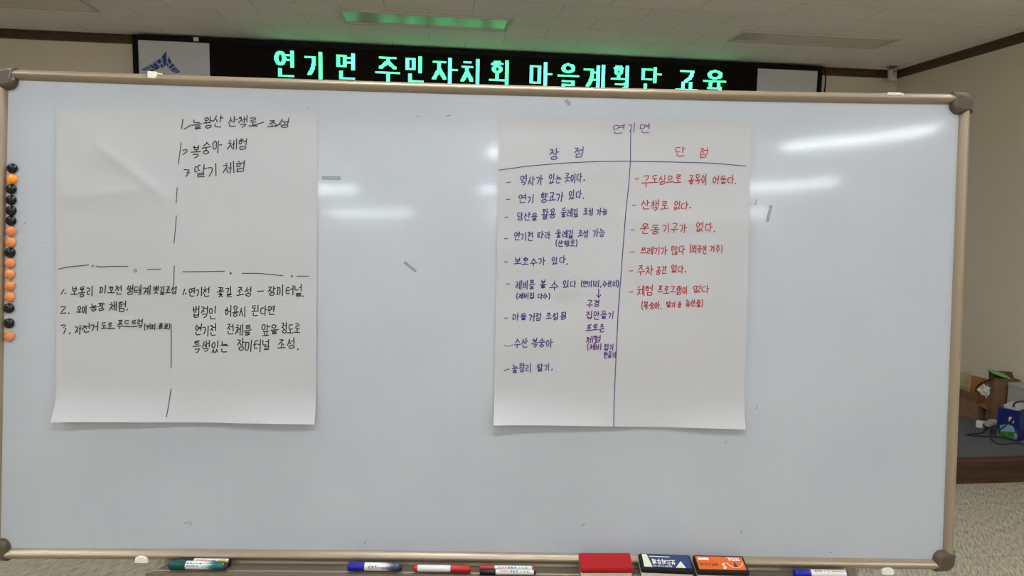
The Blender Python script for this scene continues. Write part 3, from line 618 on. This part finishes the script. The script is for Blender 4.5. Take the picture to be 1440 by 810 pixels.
def marker(x0, x1, yc, h, r, label, cap, body, caplen, flip=False, plugm=None, lab=(), group='markers on the pen tray', pluglen=.006):
    """cap at -x unless flip"""
    a = uv(x0, yc, h); c = uv(x1, yc, h); Ln = c[0] - a[0]; u = (a[0] + c[0]) / 2; v = VT + r + .0006
    if h > .046 and h < .056: v += .0022
    Mx = BM @ T(u, v, h + off(u, v))
    if flip: Mx = Mx @ Matrix.Rotation(math.pi, 4, 'Y') @ Matrix.Rotation(math.pi, 4, 'X')
    e = empty('whiteboard_marker', label, 'marker', Mx, group); l = Ln / 2
    m = MB(); m.lathe([(r * .6, -l), (r * .92, -l + .001), (r, -l + .004), (r * 1.02, -l + caplen - .002), (r * .99, -l + caplen)], 'x', 20)
    for k in range(8):
        q = math.pi / 4 * k; m.box((-l + caplen * .4, r * .985 * math.cos(q), r * .985 * math.sin(q)), (caplen * .55, .0012, .0012))
    m.build('cap', plast[cap], e)
    m = MB(); m.lathe([(r * .9, -l + caplen), (r * .95, -l + caplen + .001), (r * .95, l - pluglen - .003), (r * .9, l - pluglen)], 'x', 20); bo = m.build('barrel', body, e)
    m = MB(); m.lathe([(r * .82, l - pluglen), (r * .8, l - pluglen * .5), (r * .62, l - .0008), (r * .4, l)], 'x', 20); m.build('end_plug', plugm or plug, e)
    # printed words: short curved strips lying on the barrel, facing the room and up
    sgn = -1 if flip else 1
    for (xa, xb, ang, ht, col, kind) in lab:
        m = MB(); rr = r * .95 + .0003
        def P(x, t): q = math.radians(ang) + t; return (x, rr * math.cos(q), rr * math.sin(q))
        if kind == 'bar':
            m.grid(lambda s, t: P(xa + (xb - xa) * s, (t - .5) * ht / rr), 4, 4)
        else:
            n = len(kind); cw = (xb - xa) / n; 
            for i, ch in enumerate(kind):
                for stq in glyph(ch):
                    pts = [(xa + (i + .08 + .8 * px) * cw, (py - .5) * ht / rr) for px, py in stq]
                    for p0, p1 in zip(pts[:-1], pts[1:]):
                        w = .0005; d = Vector((p1[0] - p0[0], (p1[1] - p0[1]) * rr)); d = d.normalized() if d.length else Vector((1, 0)); nx, ny = -d.y * w, d.x * w / rr
                        m.add([P(p0[0] - nx, p0[1] - ny), P(p0[0] + nx, p0[1] + ny), P(p1[0] + nx, p1[1] + ny), P(p1[0] - nx, p1[1] - ny)], [(0, 1, 2, 3)])
        m.build('printed_label', prints[col], bo)
    return e
F = 55   # print faces up-forward
marker(237.5, 320, 799.5, .051, .0105, 'green whiteboard marker lying in front of a dark green one, left tray end', 'green', green_fade, .041,
       lab=((-.026, .012, 45, .0022, 'ink', '보드마카펜'), (-.026, .004, 78, .0012, 'ink', '생잉크타입')))
marker(249.5, 325, 793, .027, .0100, 'dark green marker with colourful label, behind the front green marker', 'dark green', plain, .040, plugm=plast['black'],
       lab=((-.018, .008, 48, .006, 'crimson', 'bar'), (.010, .016, 48, .006, 'leaf', 'bar'), (.018, .031, 48, .006, 'violet', 'bar'), (.034, .056, 42, .007, 'gold', 'bar'), (-.016, .006, 48, .004, 'white', '보드마카'), (-.016, .012, 78, .002, 'ink', '보드마카')))
marker(489, 566, 800.5, .051, .0104, 'blue capped whiteboard marker on the tray, white barrel fading to navy', 'blue', blue_fade, .041,
       lab=((-.016, .006, 62, .0016, 'maroon', '생잉크'), (-.018, .052, 84, .003, 'maroon', '보드마카펜생잉크')))
marker(580.5, 662, 802, .053, .0086, 'slim red capped marker with plain pale barrel, right of the blue one', 'red', plain, .049, flip=True, plugm=plast['red'], pluglen=.011,
       lab=((.03, .052, -110, .002, 'ink', '보드마카'),))
marker(674, 751.5, 796.5, .036, .0066, 'red capped marker with printed label, resting behind a black one', 'red', plain, .037, plugm=plast['red'],
       lab=((-.022, .0, 50, .0045, 'crimson', '보드마카'), (.002, .024, 50, .0045, 'navy', '생잉크'), (.028, .052, 55, .0035, 'leaf', '리필용')))
marker(674.3, 754, 804.5, .060, .0068, 'black capped marker with printed label, resting before the red one', 'black', plain, .039, plugm=plast['black'],
       lab=((-.02, .002, 50, .0045, 'crimson', '보드마카'), (.004, .026, 50, .0045, 'navy', '생잉크'), (.03, .052, 55, .004, 'leaf', '리필용')))
marker(1116, 1192, 812, .052, .0102, 'blue marker at the right end of the tray, cut by the picture edge', 'blue', plain, .040, plugm=plast['blue'],
       lab=((-.018, .002, 28, .005, 'ink', '보드마'), (.004, .022, 28, .005, 'crimson', '카펜'), (.024, .055, 30, .004, 'gold', 'bar')))

# ------------------------------------------------------------------ erasers leaning on the tray
felt_m = mottled('white eraser felt', (206, 202, 190), (224, 220, 210), 200, rough=1, bump=.3)
er_m = {'red': mat('red eraser cover', (150, 16, 18), .6, spec=.2), 'black': mat('black eraser case', (12, 12, 17), .5, spec=.25), 'brown': mat('brown black eraser case', (17, 12, 11), .5, spec=.25)}
lab_m = {k: mat(k + ' eraser label', c, .5, spec=.25) for k, c in {'steel blue': (44, 58, 98), 'pale blue': (130, 142, 172), 'deep blue': (40, 58, 118), 'orange': (200, 92, 36), 'white': (226, 222, 216), 'cream': (206, 203, 176), 'dark': (70, 40, 24)}.items()}
def txt(m, text, x0, x1, y0, y1, z, w, flip=True):
    """flat lettering; flip turns it upside down as it lies in the tray"""
    n = len(text); cw = (x1 - x0) / n
    for i, ch in enumerate(text):
        for stq in glyph(ch):
            pts = [((x0 + (i + .06 + .86 * px) * cw), (y1 + (y0 - y1) * py)) for px, py in stq]
            if flip: pts = [(x0 + x1 - x, y0 + y1 - y) for x, y in pts]
            m.ribbon([(x, y, z) for x, y in pts], w)
def eraser(xa, xb, py, label, color, tilt, D, case_h, felt_h, yaw=0):
    h = .070; a = uv(xa, py, h); c = uv(xb, py, h); Ln = c[0] - a[0]; u = (a[0] + c[0]) / 2
    t = math.radians(tilt)
    B3 = Matrix(((1, 0, 0), (0, math.sin(t), math.cos(t)), (0, -math.cos(t), math.sin(t)))).to_4x4()
    e = empty('board_eraser', label, 'eraser', BM @ T(u, VT + .001, h + off(u, VT)) @ B3 @ Matrix.Rotation(math.radians(yaw), 4, 'Z'), 'erasers on the pen tray')
    m = MB(); m.box((0, D / 2, felt_h / 2), (Ln * .97, D * .95, felt_h), bev=.002); m.build('felt_pad', felt_m, e)
    m = MB(); m.box((0, D / 2, felt_h + case_h / 2), (Ln, D, case_h), bev=.003); cs = m.build('case', er_m[color], e)
    return e, cs, Ln, felt_h + case_h
e, cs, Ln, zt = eraser(816, 890, 806, 'red whiteboard eraser with plain cover, leaning on the tray', 'red', 27, .053, .013, .014, 1)
m = MB(); m.box((0, .0275, zt + .0006), (Ln * .985, .047, .0012), bev=.001); m.build('cover_sheet', er_m['red'], cs)
e, cs, Ln, zt = eraser(901, 975, 808, 'black whiteboard eraser with dark blue label, between red and orange ones', 'black', 20, .055, .014, .014, -2)
x0, x1, y0, y1 = -Ln * .44, Ln * .46, .007, .05
m = MB(); m.box(((x0 + x1) / 2, (y0 + y1) / 2, zt + .0004), (x1 - x0, y1 - y0, .0008)); lb = m.build('printed_label', lab_m['steel blue'], cs)
z = zt + .0011
m = MB(); m.prism([(x0, y0), (x0 + .02, y0), (x0 + .012, y1), (x0, y1)], [(zt + .0008, 0), (z, 0)]); m.prism([(.02, y0), (.045, y0), (.036, .03)], [(zt + .0008, 0), (z, 0)]); m.build('label_patch', lab_m['cream'], cs)
m = MB(); m.prism([(x1 - .03, y1 - .004), (x1 - .022, y1 - .004), (x1 - .002, y0), (x1 - .012, y0)], [(zt + .0008, 0), (z, 0)]); m.build('label_patch', lab_m['deep blue'], cs)
m = MB(); txt(m, '보드지우개', x0 + .022, .022, .017, .034, z + .0002, .0022); txt(m, '칠판지우개', x0 + .022, .012, .008, .013, z + .0002, .0008); m.box((x0 + .042, .043, z), (.05, .002, .0004)); m.build('lettering', lab_m['white'], cs)
e, cs, Ln, zt = eraser(980, 1053, 808, 'black whiteboard eraser with orange label, rightmost on the tray', 'brown', 20, .057, .014, .011, -1)
x0, x1, y0, y1 = -Ln * .46, Ln * .45, .007, .051
m = MB(); m.box(((x0 + x1) / 2, (y0 + y1) / 2, zt + .0004), (x1 - x0, y1 - y0, .0008)); m.build('printed_label', lab_m['orange'], cs)
z = zt + .001
m = MB(); txt(m, 'TOTAL', .018, .05, .038, .048, z, .0022); txt(m, 'S', .0, .011, .01, .028, z, .003); m.box((x0 + .018, .042, z), (.026, .007, .0003))
m.ribbon([(.034 + .02 * math.cos(q), .036 + .022 * math.sin(q), z) for q in [math.pi * (1.08 + .84 * i / 10) for i in range(11)]], .0016); m.build('lettering', lab_m['white'], cs)
m = MB(); txt(m, '칠판지우개', x0 + .006, -.008, .018, .028, z, .0014); m.prism([(.028, .015), (.04, .015), (.034, .034)], [(zt + .0006, 0), (z, 0)]); m.build('lettering', lab_m['dark'], cs)

# ------------------------------------------------------------------ LED sign on the back wall
SY = 6.2                                                   # front of the sign
frame_m = mat('black sign frame', (9, 8, 8), .6, spec=.2)
panel_m = mat('pale grey sign end panel', (206, 206, 208), .4)
led_off = mat('unlit led matrix', (20, 14, 12), .8, spec=.1)
N, L, b = nt(led_off); tc = N.new('ShaderNodeTexCoord'); vo = N.new('ShaderNodeTexVoronoi'); vo.inputs['Randomness'].default_value = 0; vo.inputs['Scale'].default_value = 1 / .0078
cr = N.new('ShaderNodeValToRGB'); cr.color_ramp.elements[0].position = .3; cr.color_ramp.elements[1].position = .42; cr.color_ramp.elements[0].color = (*lin((46, 32, 24)), 1); cr.color_ramp.elements[1].color = (*lin((8, 6, 5)), 1)
L.new(tc.outputs['Object'], vo.inputs[0]); L.new(vo.outputs['Distance'], cr.inputs[0]); L.new(cr.outputs[0], b.inputs['Base Color'])
led_g = mat('lit green led', (10, 10, 10), .5, emit=(.075, 1, .31), strength=LED)
led_c = mat('lit green led, paler', (10, 10, 10), .5, emit=(.11, 1, .5), strength=LED)
SX0, SX1, SZ0, SZ1 = -2.379, 3.512, 2.565, 2.985
sign = empty('led_sign', 'long black LED sign with glowing green Korean text on the back wall', 'sign', T((SX0 + SX1) / 2, YB - .002, SZ0))
def sl(x, y, z): return (x - (SX0 + SX1) / 2, y - YB + .002, z - SZ0)
m = MB(); t = .042
m.box(sl((SX0 + SX1) / 2, SY + .06, SZ1 - t / 2), (SX1 - SX0, .115, t), bev=.004); m.box(sl((SX0 + SX1) / 2, SY + .06, SZ0 + t / 2), (SX1 - SX0, .115, t), bev=.004)
for x in (SX0 + t / 2, SX1 - t / 2): m.box(sl(x, SY + .06, (SZ0 + SZ1) / 2), (t, .115, SZ1 - SZ0 - 2 * t), bev=.004)
m.box(sl((SX0 + SX1) / 2, SY + .1, (SZ0 + SZ1) / 2), (SX1 - SX0 - .02, .03, SZ1 - SZ0 - .02)); m.build('frame', frame_m, sign)
def sx(px): return at_y(px, 80, SY + .01).x
XA, XB_ = sx(294.5), sx(1067)
zi0, zi1 = SZ0 + t, SZ1 - t
m = MB(); m.box(sl((XA + XB_) / 2, SY + .03, (zi0 + zi1) / 2), (XB_ - XA, .03, zi1 - zi0)); m.build('led_panel', led_off, sign)
m = MB(); m.box(sl((SX0 + t + XA) / 2, SY + .028, (zi0 + zi1) / 2), (XA - SX0 - t, .03, zi1 - zi0)); pL = m.build('end_panel', panel_m, sign)
m = MB(); m.box(sl((SX1 - t + XB_) / 2, SY + .028, (zi0 + zi1) / 2), (SX1 - t - XB_, .03, zi1 - zi0)); m.build('end_panel', panel_m, sign)
# emblem on the left end panel: two spread wings made of slanted bars
emb = mat('emblem navy', (34, 66, 124), .4); emb2 = mat('emblem pale blue', (150, 170, 200), .4)
def E(zx, zy): P = at_y(180 + zx / 9, 40 + zy / 9, SY + .012); return (P.x, P.z)
polys = [[(483, 288), (430, 352), (452, 470), (470, 478), (486, 440)], [(406, 386), (366, 410), (385, 445), (425, 435)], [(345, 432), (312, 455), (372, 505), (405, 495)], [(300, 462), (268, 476), (330, 500)], [(258, 482), (234, 493), (290, 512)],
         [(300, 465), (276, 476), (356, 524), (384, 512)], [(226, 496), (205, 504), (268, 520)], [(196, 507), (165, 517), (215, 532), (240, 522)], [(430, 450), (405, 465), (440, 498), (452, 485)], [(270, 535), (330, 540), (345, 525), (300, 515)],
         [(517, 358), (503, 415), (528, 452), (550, 425)], [(486, 455), (500, 480), (512, 462), (500, 440)], [(565, 445), (512, 495), (535, 505), (590, 470)], [(588, 492), (535, 520), (555, 530), (612, 510)], [(622, 515), (555, 540), (572, 550), (640, 530)], [(640, 538), (580, 556), (610, 566), (665, 552)]]
m = MB()
for p in polys:
    q = [E(*a) for a in p]; vs = [sl(x, SY + .0118, z) for x, z in q]; m.add(vs, [tuple(range(len(vs)))])
em = m.build('emblem', emb, pL)
em['label'] = 'navy winged emblem'
m = MB()
q = [E(*a) for a in ((486, 285), (415, 372), (160, 517), (205, 536), (300, 545), (450, 495), (478, 470), (505, 500), (560, 560), (670, 555), (560, 430), (515, 350), (500, 400))]
m.add([sl(x, SY + .0126, z) for x, z in q], [tuple(range(len(q)))]); m.build('emblem_ground', emb2, pL)
# lit dots
PITCH = .0076
zt_ = at_y(400, 71, SY).z
chars = [('연', 384.7, 416.5), ('기', 427, 459), ('면', 470.8, 501.5), ('주', 527.7, 562.7), ('민', 568.5, 599), ('자', 608, 644.5), ('치', 649, 680), ('회', 689, 720.7), ('마', 745, 778), ('을', 785, 815), ('계', 820.5, 853.3), ('획', 861, 890.5), ('단', 901.7, 933), ('교', 952.5, 984), ('육', 991, 1024)]
CH = 29
pale = {2: (15, 40), 4: (0, 4), 5: (19, 23), 8: (17, 20), 10: (16, 40), 11: (20, 40), 13: (5, 25)}
SQ = {'ㅈ': [[(.05, .08), (.95, .08)], [(.5, .08), (.5, .45)], [(.5, .45), (.03, .95)], [(.5, .45), (.97, .95)]],
      'ㅊ': [[(.3, .0), (.7, .0)], [(.05, .24), (.95, .24)], [(.5, .24), (.5, .52)], [(.5, .52), (.03, .98)], [(.5, .52), (.97, .98)]]}
KEEP = {k: CONS[k] for k in SQ}; CONS.update(SQ)           # the sign's typeface has straight-stemmed letters
base_col = sx(384.7)
for ci, (ch, pa, pb) in enumerate(chars):
    xa, xb = sx(pa), sx(pb); c0_ = round((xa - base_col) / PITCH); cw = (xb - xa) / PITCH; dots = set()
    for stq in glyph(ch):
        for p0, p1 in zip(stq[:-1], stq[1:]):
            n = max(2, int(math.dist(p0, p1) * 60))
            for i in range(n + 1):
                gx = min(1, max(0, p0[0] + (p1[0] - p0[0]) * i / n)) * (cw - 4); gy = min(1, max(0, p0[1] + (p1[1] - p0[1]) * i / n)) * (CH - 2)
                for dx in range(4):
                    for dy in range(2): dots.add((round(gx) + dx, round(gy) + dy))
    lo_, hi_ = pale.get(ci, (99, 99)); m = MB(); r = PITCH * .41
    for (c, rr) in sorted(dots):
        x = base_col + (c0_ + c) * PITCH; z = zt_ - rr * PITCH
        m.add([sl(x - r, SY + .0125, z - r), sl(x + r, SY + .0125, z - r), sl(x + r, SY + .0125, z + r), sl(x - r, SY + .0125, z + r)], [(0, 1, 2, 3)], 1 if lo_ <= c <= hi_ else 0)
    o = m.build('lit_letter', [led_g, led_c], sign)
CONS.update(KEEP)
# bits stuck to the frame and the cable at the right end
m = MB(); P = at_y(275.5, 55, SY - .001); m.box(sl(P.x, SY + .001, P.z), (.04, .004, .032), bev=.001); m.build('sticker', clip_m, sign)
m = MB(); P = at_y(452.5, 64.5, SY + .01); m.prism([(-.02, .016), (.024, -.004), (.0, -.02), (-.01, -.016)], [(0, 0), (.002, 0)])
tp = m.build('torn_tape', mat('pinkish torn tape', (150, 120, 110), .5), sign); tp.location = sl(P.x, SY + .008, P.z); tp.rotation_euler = (math.pi / 2, 0, 0)
m = MB(); cpts = [(1158, 93), (1160.5, 100), (1161, 112), (1160, 125), (1158, 138)]
m.tube([sl(*at_y(x, y, SY + .03)) for x, y in cpts], .006, n=8); m.build('power_cable', frame_m, sign)

# motion detector under the ceiling in the far right corner
det_w = mat('white detector plastic', (206, 200, 192), .4); det_r = mat('pinkish detector lens', (204, 158, 148), .25); det_d = mat('dark detector eye', (50, 42, 40), .3)
Pd = at_y(1256.5, 95, 6.12)
det = empty('motion_detector', 'small white motion detector hanging in the far right ceiling corner', 'motion detector', T(Pd.x, Pd.y, ZC))
m = MB(); m.box((0, .02, -.005), (.085, .06, .01), bev=.003); m.box((0, .03, -.02), (.03, .03, .03)); m.build('mount', mat('grey mount', (120, 114, 106), .5), det)
m = MB(); m.box((0, .01, -.086), (.066, .045, .106), R=Matrix.Rotation(math.radians(-8), 3, 'X'), bev=.008); m.build('housing', det_w, det)
m = MB(); m.lathe([(.020, 0), (.018, -.006), (.012, -.010), (.003, -.012)], 'y', 16, (-.002, -.016, -.08)); ln = m.build('lens', det_r, det)
m = MB(); m.lathe([(.009, 0), (.007, -.003), (.002, -.004)], 'y', 12, (.0, -.017, -.052)); m.build('eye', det_d, det)

# ------------------------------------------------------------------ clutter on the stage by the right wall
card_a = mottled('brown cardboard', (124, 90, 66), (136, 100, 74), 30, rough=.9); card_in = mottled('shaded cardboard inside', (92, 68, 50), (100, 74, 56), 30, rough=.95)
card_b = mottled('dull brown cardboard', (112, 85, 64), (122, 94, 72), 30, rough=.9)
def wallbox(m, p, ax, bx, w, d, h0, t=.006, hs=None):
    """open carton: four walls and a floor; p is its near corner on the stage, ax/bx its side directions"""
    hs = hs or [h0] * 4; p = Vector(p); ax = Vector(ax).normalized(); bx = Vector(bx).normalized(); z = Vector((0, 0, 1))
    C4 = [p, p + ax * w, p + ax * w + bx * d, p + bx * d]; ctr = sum(C4, Vector()) / 4
    inn = [c + (ctr - c).normalized() * t * 1.6 for c in C4]
    for i in range(4):
        j = (i + 1) % 4
        m.add([C4[i], C4[j], C4[j] + z * hs[j], C4[i] + z * hs[i], inn[i], inn[j], inn[j] + z * hs[j], inn[i] + z * hs[i]],
              [(0, 1, 2, 3), (5, 4, 7, 6), (3, 2, 6, 7), (0, 4, 5, 1)])
    m.add([C4[0] + z * .004, C4[1] + z * .004, C4[2] + z * .004, C4[3] + z * .004], [(0, 1, 2, 3)])
def flap(m, a, b2, d, t=.005):
    a, b2, d = Vector(a), Vector(b2), Vector(d); n = (b2 - a).cross(d).normalized() * t
    a2, b3 = a + d * .98 + (b2 - a) * .04, b2 + d * .98 - (b2 - a) * .04
    m.add([a, b2, b3, a2, a + n, b2 + n, b3 + n, a2 + n], [(0, 1, 2, 3), (7, 6, 5, 4), (0, 4, 5, 1), (1, 5, 6, 2), (2, 6, 7, 3), (3, 7, 4, 0)])
Z0 = ZS + .001
# box A: squashed open carton, long side towards the hall
boxA = empty('cardboard_box', 'squashed open brown carton full of junk, leftmost on the stage', 'cardboard box', T(4.045, 4.70, Z0), 'cartons on the stage')
ax, bx = Vector((.95, .31, 0)).normalized(), Vector((-.27, .96, 0)).normalized(); z_ = Vector((0, 0, 1))
m = MB(); wallbox(m, (0, 0, 0), ax, bx, .115, .42, .12, hs=[.115, .13, .2, .19]); fixn(m.build('body', card_a, boxA))
m = MB(); flap(m, bx * .02 + z_ * .117, bx * .41 + z_ * .19, Vector((.035, .012, .05))); m.build('flap', card_in, boxA)
m = MB(); flap(m, z_ * .115, ax * .11 + z_ * .128, Vector((.03, -.05, -.02))); m.build('flap', card_a, boxA)
# box B: taller carton behind, with a green lid leaning out
P0 = at_y(1396, 563, 4.635)
boxB = empty('cardboard_box', 'flat dull brown carton standing upright against the wall, a green lid on top', 'cardboard box', T(P0.x, P0.y, Z0), 'cartons on the stage')
htop = at_y(1405, 533.5, 4.635).z - Z0; WB_ = XR - .012 - P0.x
a2 = Vector((1, -.03, 0)).normalized(); b2_ = Vector((.0, 1, 0))
m = MB(); wallbox(m, (0, 0, 0), a2, b2_, WB_, .055, htop, hs=[htop * 1.02, htop * .985, htop * .985, htop * 1.02]); fixn(m.build('body', card_b, boxB))
m = MB(); flap(m, b2_ * .055 + z_ * htop * 1.02, a2 * WB_ * .95 + b2_ * .055 + z_ * htop * .985, Vector((-.015, .0, .05))); m.build('flap', card_in, boxB)
gm = mat('pale green plastic', (112, 166, 84), .45)
Pg = at_y(1405, 526, 4.655)
RG = Matrix.Rotation(math.radians(17), 3, 'Y') @ Matrix.Rotation(math.radians(18), 3, 'X')
m = MB(); m.box((0, 0, 0), (.15, .07, .012), R=RG, bev=.004); m.box(RG @ Vector((0, 0, .007)), (.12, .05, .004), R=RG, bev=.0015)
tag(m.build('storage_lid', gm, None, None, T(Pg.x, Pg.y, Pg.z)), 'pale green plastic lid lying tilted on the upright carton', 'lid')
# flat things standing in box A
tan_m = mottled('tan board', (158, 104, 58), (172, 118, 68), 20, rough=.7); wh = mat('white card edge', (214, 206, 196), .6)
Q = [at_y(1363, 525.5, 4.90), at_y(1394, 529, 4.705)]
e = empty('picture_board', 'tan board with a white edge standing upright behind the squashed carton', 'board', T(Q[0].x, Q[0].y, Z0))
du = Vector((Q[1].x - Q[0].x, Q[1].y - Q[0].y, 0)); hh = Q[0].z - Z0
yaw = math.atan2(du.y, du.x)
R = Matrix.Rotation(yaw, 3, 'Z') @ Matrix.Rotation(math.radians(-4), 3, 'X')
m = MB(); m.box(R @ Vector((du.length / 2, .004, hh / 2 - .004)), (du.length, .008, hh - .012), R=R, bev=.002); m.build('face', tan_m, e)
m = MB(); m.box(R @ Vector((-.003, .010, hh / 2)), (.014, .012, hh), R=R, bev=.002); m.box(R @ Vector((du.length / 2 - .01, .010, hh - .004)), (du.length, .012, .012), R=R, bev=.002); m.build('rim', wh, e)
Q = at_y(1356, 523.5, 5.12)
m = MB(); hb = Q.z - Z0
m.box((0, 0, hb / 2), (.14, .02, hb), R=Matrix.Rotation(math.radians(-35), 3, 'Z'), bev=.004)
tag(m.build('beige_panel', mottled('beige board', (176, 154, 124), (186, 164, 134), 20, rough=.8), None, None, T(min(Q.x, XR - .09), Q.y, Z0)), 'plain beige panel leaning behind the squashed carton', 'panel')
# crumpled white paper in the carton
Pp = at_y(1386.5, 549, 4.71)
m = MB(); rs = random.Random(3)
def crum(s, t):
    th, ph = 2 * math.pi * s, math.pi * t; d = Vector((math.sin(ph) * math.cos(th), math.sin(ph) * math.sin(th), math.cos(ph)))
    r = .042 * (1 + .55 * noise.noise(d * 2.6 + Vector((3, 1, 7))) + .3 * noise.noise(d * 6)); return d * r
m.grid(crum, 26, 16, smooth=False)
tag(m.build('crumpled_paper', mat('crumpled white paper', (216, 208, 198), .8), None, None, T(Pp.x, Pp.y, Pp.z)), 'crumpled white paper spilling from the squashed carton', 'paper')
# white box behind the blue one
Pw = at_y(1418, 537.5, 4.60); hw = Pw.z - Z0
wbox = mat('off white carton', (176, 170, 163), .6)
e = empty('white_box', 'tall off-white box standing behind the blue box at the wall', 'box', T(Pw.x, 4.42, Z0))
ww = XR - .015 - Pw.x
m = MB(); m.box((ww / 2, .09, hw / 2 - .01), (ww, .18, hw - .02), bev=.004); m.build('body', wbox, e)
m = MB(); m.box((ww / 2, .09, hw - .012), (ww + .006, .186, .024), bev=.004); m.build('lid', wbox, e)
# blue printed box
blue_m = mottled('blue printed carton', (16, 30, 96), (24, 42, 120), 8, rough=.4); pg = mottled('printed meadow', (40, 92, 40), (84, 132, 60), 22, rough=.4, lo=.4, hi=.6); ps = mottled('printed sky', (96, 136, 176), (150, 178, 200), 10, rough=.4)
e = empty('blue_box', 'blue box printed with a green meadow, papers stacked on top', 'box', T(3.927, 4.206, Z0))
fd = Vector((3.868 - 3.927, 4.324 - 4.206, 0)); L1 = fd.length; fd.normalize(); sd = Vector((-fd.y, fd.x, 0)) * -1
HB = .205
def bl(a, c, z): return fd * a + sd * c + Vector((0, 0, z))
m = MB(); SW = .20
vs = [bl(a, c, zz) for zz in (0, HB) for (a, c) in ((0, 0), (L1, 0), (L1, SW), (0, SW))]
m.add(vs, [(0, 1, 2, 3), (4, 7, 6, 5), (0, 4, 5, 1), (1, 5, 6, 2), (2, 6, 7, 3), (3, 7, 4, 0)]); bd = fixn(m.build('body', blue_m, e))
o_ = -.0012
m = MB(); m.add([bl(.004, o_, .006), bl(L1 - .004, o_, .006), bl(L1 - .004, o_, .06), bl(L1 * .5, o_, .085), bl(.004, o_, .075)], [(0, 1, 2, 3, 4)]); m.build('meadow_print', pg, bd)
m = MB(); m.add([bl(.02, o_ * 1.3, .06), bl(L1 * .8, o_ * 1.3, .045), bl(L1 * .85, o_ * 1.3, .085), bl(L1 * .5, o_ * 1.3, .105), bl(.03, o_ * 1.3, .095)], [(0, 1, 2, 3, 4)]); m.add([bl(.006, o_ * 1.4, .02), bl(.02, o_ * 1.4, .015), bl(.02, o_ * 1.4, .055), bl(.006, o_ * 1.4, .05)], [(0, 1, 2, 3)]); m.build('sky_print', ps, bd)
m = MB(); m.add([bl(.045, o_ * 1.3, .125), bl(.062, o_ * 1.3, .12), bl(.064, o_ * 1.3, .155), bl(.047, o_ * 1.3, .16)], [(0, 1, 2, 3)]); m.add([bl(.03, o_ * 1.3, .12), bl(.038, o_ * 1.3, .118), bl(.04, o_ * 1.3, .14), bl(.032, o_ * 1.3, .142)], [(0, 1, 2, 3)]); m.build('white_mark', wh, bd)
# papers on the blue box
m = MB(); rp = random.Random(5)
Rb = Matrix.Rotation(math.atan2(sd.y, sd.x), 3, 'Z')
for i in range(6):
    m.box(bl(L1 * .5, .10, HB + .003 + i * .0042), (.16, .09, .003), R=Rb @ Matrix.Rotation(rp.uniform(-.12, .12), 3, 'Z') @ Matrix.Rotation(rp.uniform(-.02, .02), 3, 'X'))
tag(m.build('paper_stack', mat('printed paper', (206, 202, 198), .8), None, None, T(3.927, 4.206, Z0)), 'small pile of white papers lying on the blue box', 'papers')
# charger block and power strip
m = MB(); m.box((0, 0, .03), (.045, .045, .05), R=Matrix.Rotation(.5, 3, 'Z'), bev=.005)
e = empty('power_adapter', 'small white cube power adapter on the stage carpet', 'power adapter', T(3.915, 4.52, Z0 - .004)); m.build('body', mat('white adapter plastic', (216, 212, 206), .4), e)
m = MB(); m.tube([(.012, .012, .055), (.018, .012, .064), (.03, .008, .066), (.045, -.002, .058)], .007, n=10); m.build('plug', rubber, e)
Pq = at_z(1393, 594.5, ZS + .02)
m = MB(); m.box((0, 0, .018), (.13, .05, .034), R=Matrix.Rotation(.42, 3, 'Z'), bev=.006)
for k in range(3):
    c = Matrix.Rotation(.42, 3, 'Z') @ Vector((-.04 + .04 * k, 0, .036)); m.lathe([(.016, 0), (.015, .002), (.012, .002)], 'z', 14, c)
tag(m.build('power_strip', mat('white strip plastic', (206, 202, 196), .45), None, None, T(Pq.x, Pq.y, Z0)), 'white power strip lying between the cartons and the blue box', 'power strip')
# black cables lying on the stage and over the junk
def gz(x, y, z=ZS + .006): return at_z(x, y, z)
def crv(pts, n=8):
    o = []
    P = [Vector(p) for p in pts]; P = [P[0]] + P + [P[-1]]
    for i in range(1, len(P) - 2):
        a, b3, c, d = P[i - 1:i + 3]
        for k in range(n):
            t = k / n; o.append(.5 * ((2 * b3) + (c - a) * t + (2 * a - 5 * b3 + 4 * c - d) * t * t + (3 * b3 - a - 3 * c + d) * t ** 3))
    return o + [P[-2]]
m = MB(); m.tube(crv([gz(1382.5, 597, ZS + .05), gz(1386.5, 603), gz(1381, 608.5), gz(1366, 610.5), gz(1360, 611.5), gz(1370, 612.5), gz(1384, 613.5), gz(1396, 613.5), gz(1415, 616, ZS + .006)]), .0045, n=8)
tag(m.build('black_cable', rubber), 'black cable from the white adapter, bent in a sharp loop on the carpet', 'cable')
m = MB(); m.tube(crv([gz(1394, 604), gz(1393, 612), gz(1396, 619), gz(1404, 624), gz(1414, 624.5), gz(1428, 622.8), gz(1443, 625.5), gz(1456, 627)]), .0045, n=8)
tag(m.build('black_cable', rubber), 'black cable curling in front of the blue box', 'cable')
m = MB(); yb = 4.15
m.tube(crv([at_y(1386, 605, 4.34), at_y(1398, 599, 4.28), at_y(1412, 596, 4.18), at_y(1424, 592, 4.15), at_y(1426, 586, 4.15), at_y(1417, 596, 4.18), at_y(1405, 607, 4.24), at_y(1414, 614, 4.19), at_y(1424, 618, 4.17)]), .004, n=8)
tag(m.build('black_cable', rubber), 'tangled black cable hanging across the blue box front', 'cable')
m = MB(); m.tube(crv([at_y(1372, 550, 4.80), at_y(1376, 542, 4.77), at_y(1384, 537.5, 4.70), at_y(1393, 533.5, 4.625), at_y(1399, 530.5, 4.62)]), .006, n=8)
tag(m.build('black_cable', rubber), 'black cable draped over the tan board in the carton', 'cable')
m = MB(); m.tube(crv([at_y(1425, 572, 4.24), at_y(1427, 567, 4.25), at_y(1433, 565, 4.26), at_y(1440, 564.5, 4.28), at_y(1448, 565, 4.3)]), .006, n=8)
tag(m.build('black_cable', rubber), 'black cable arching over the papers on the blue box', 'cable')
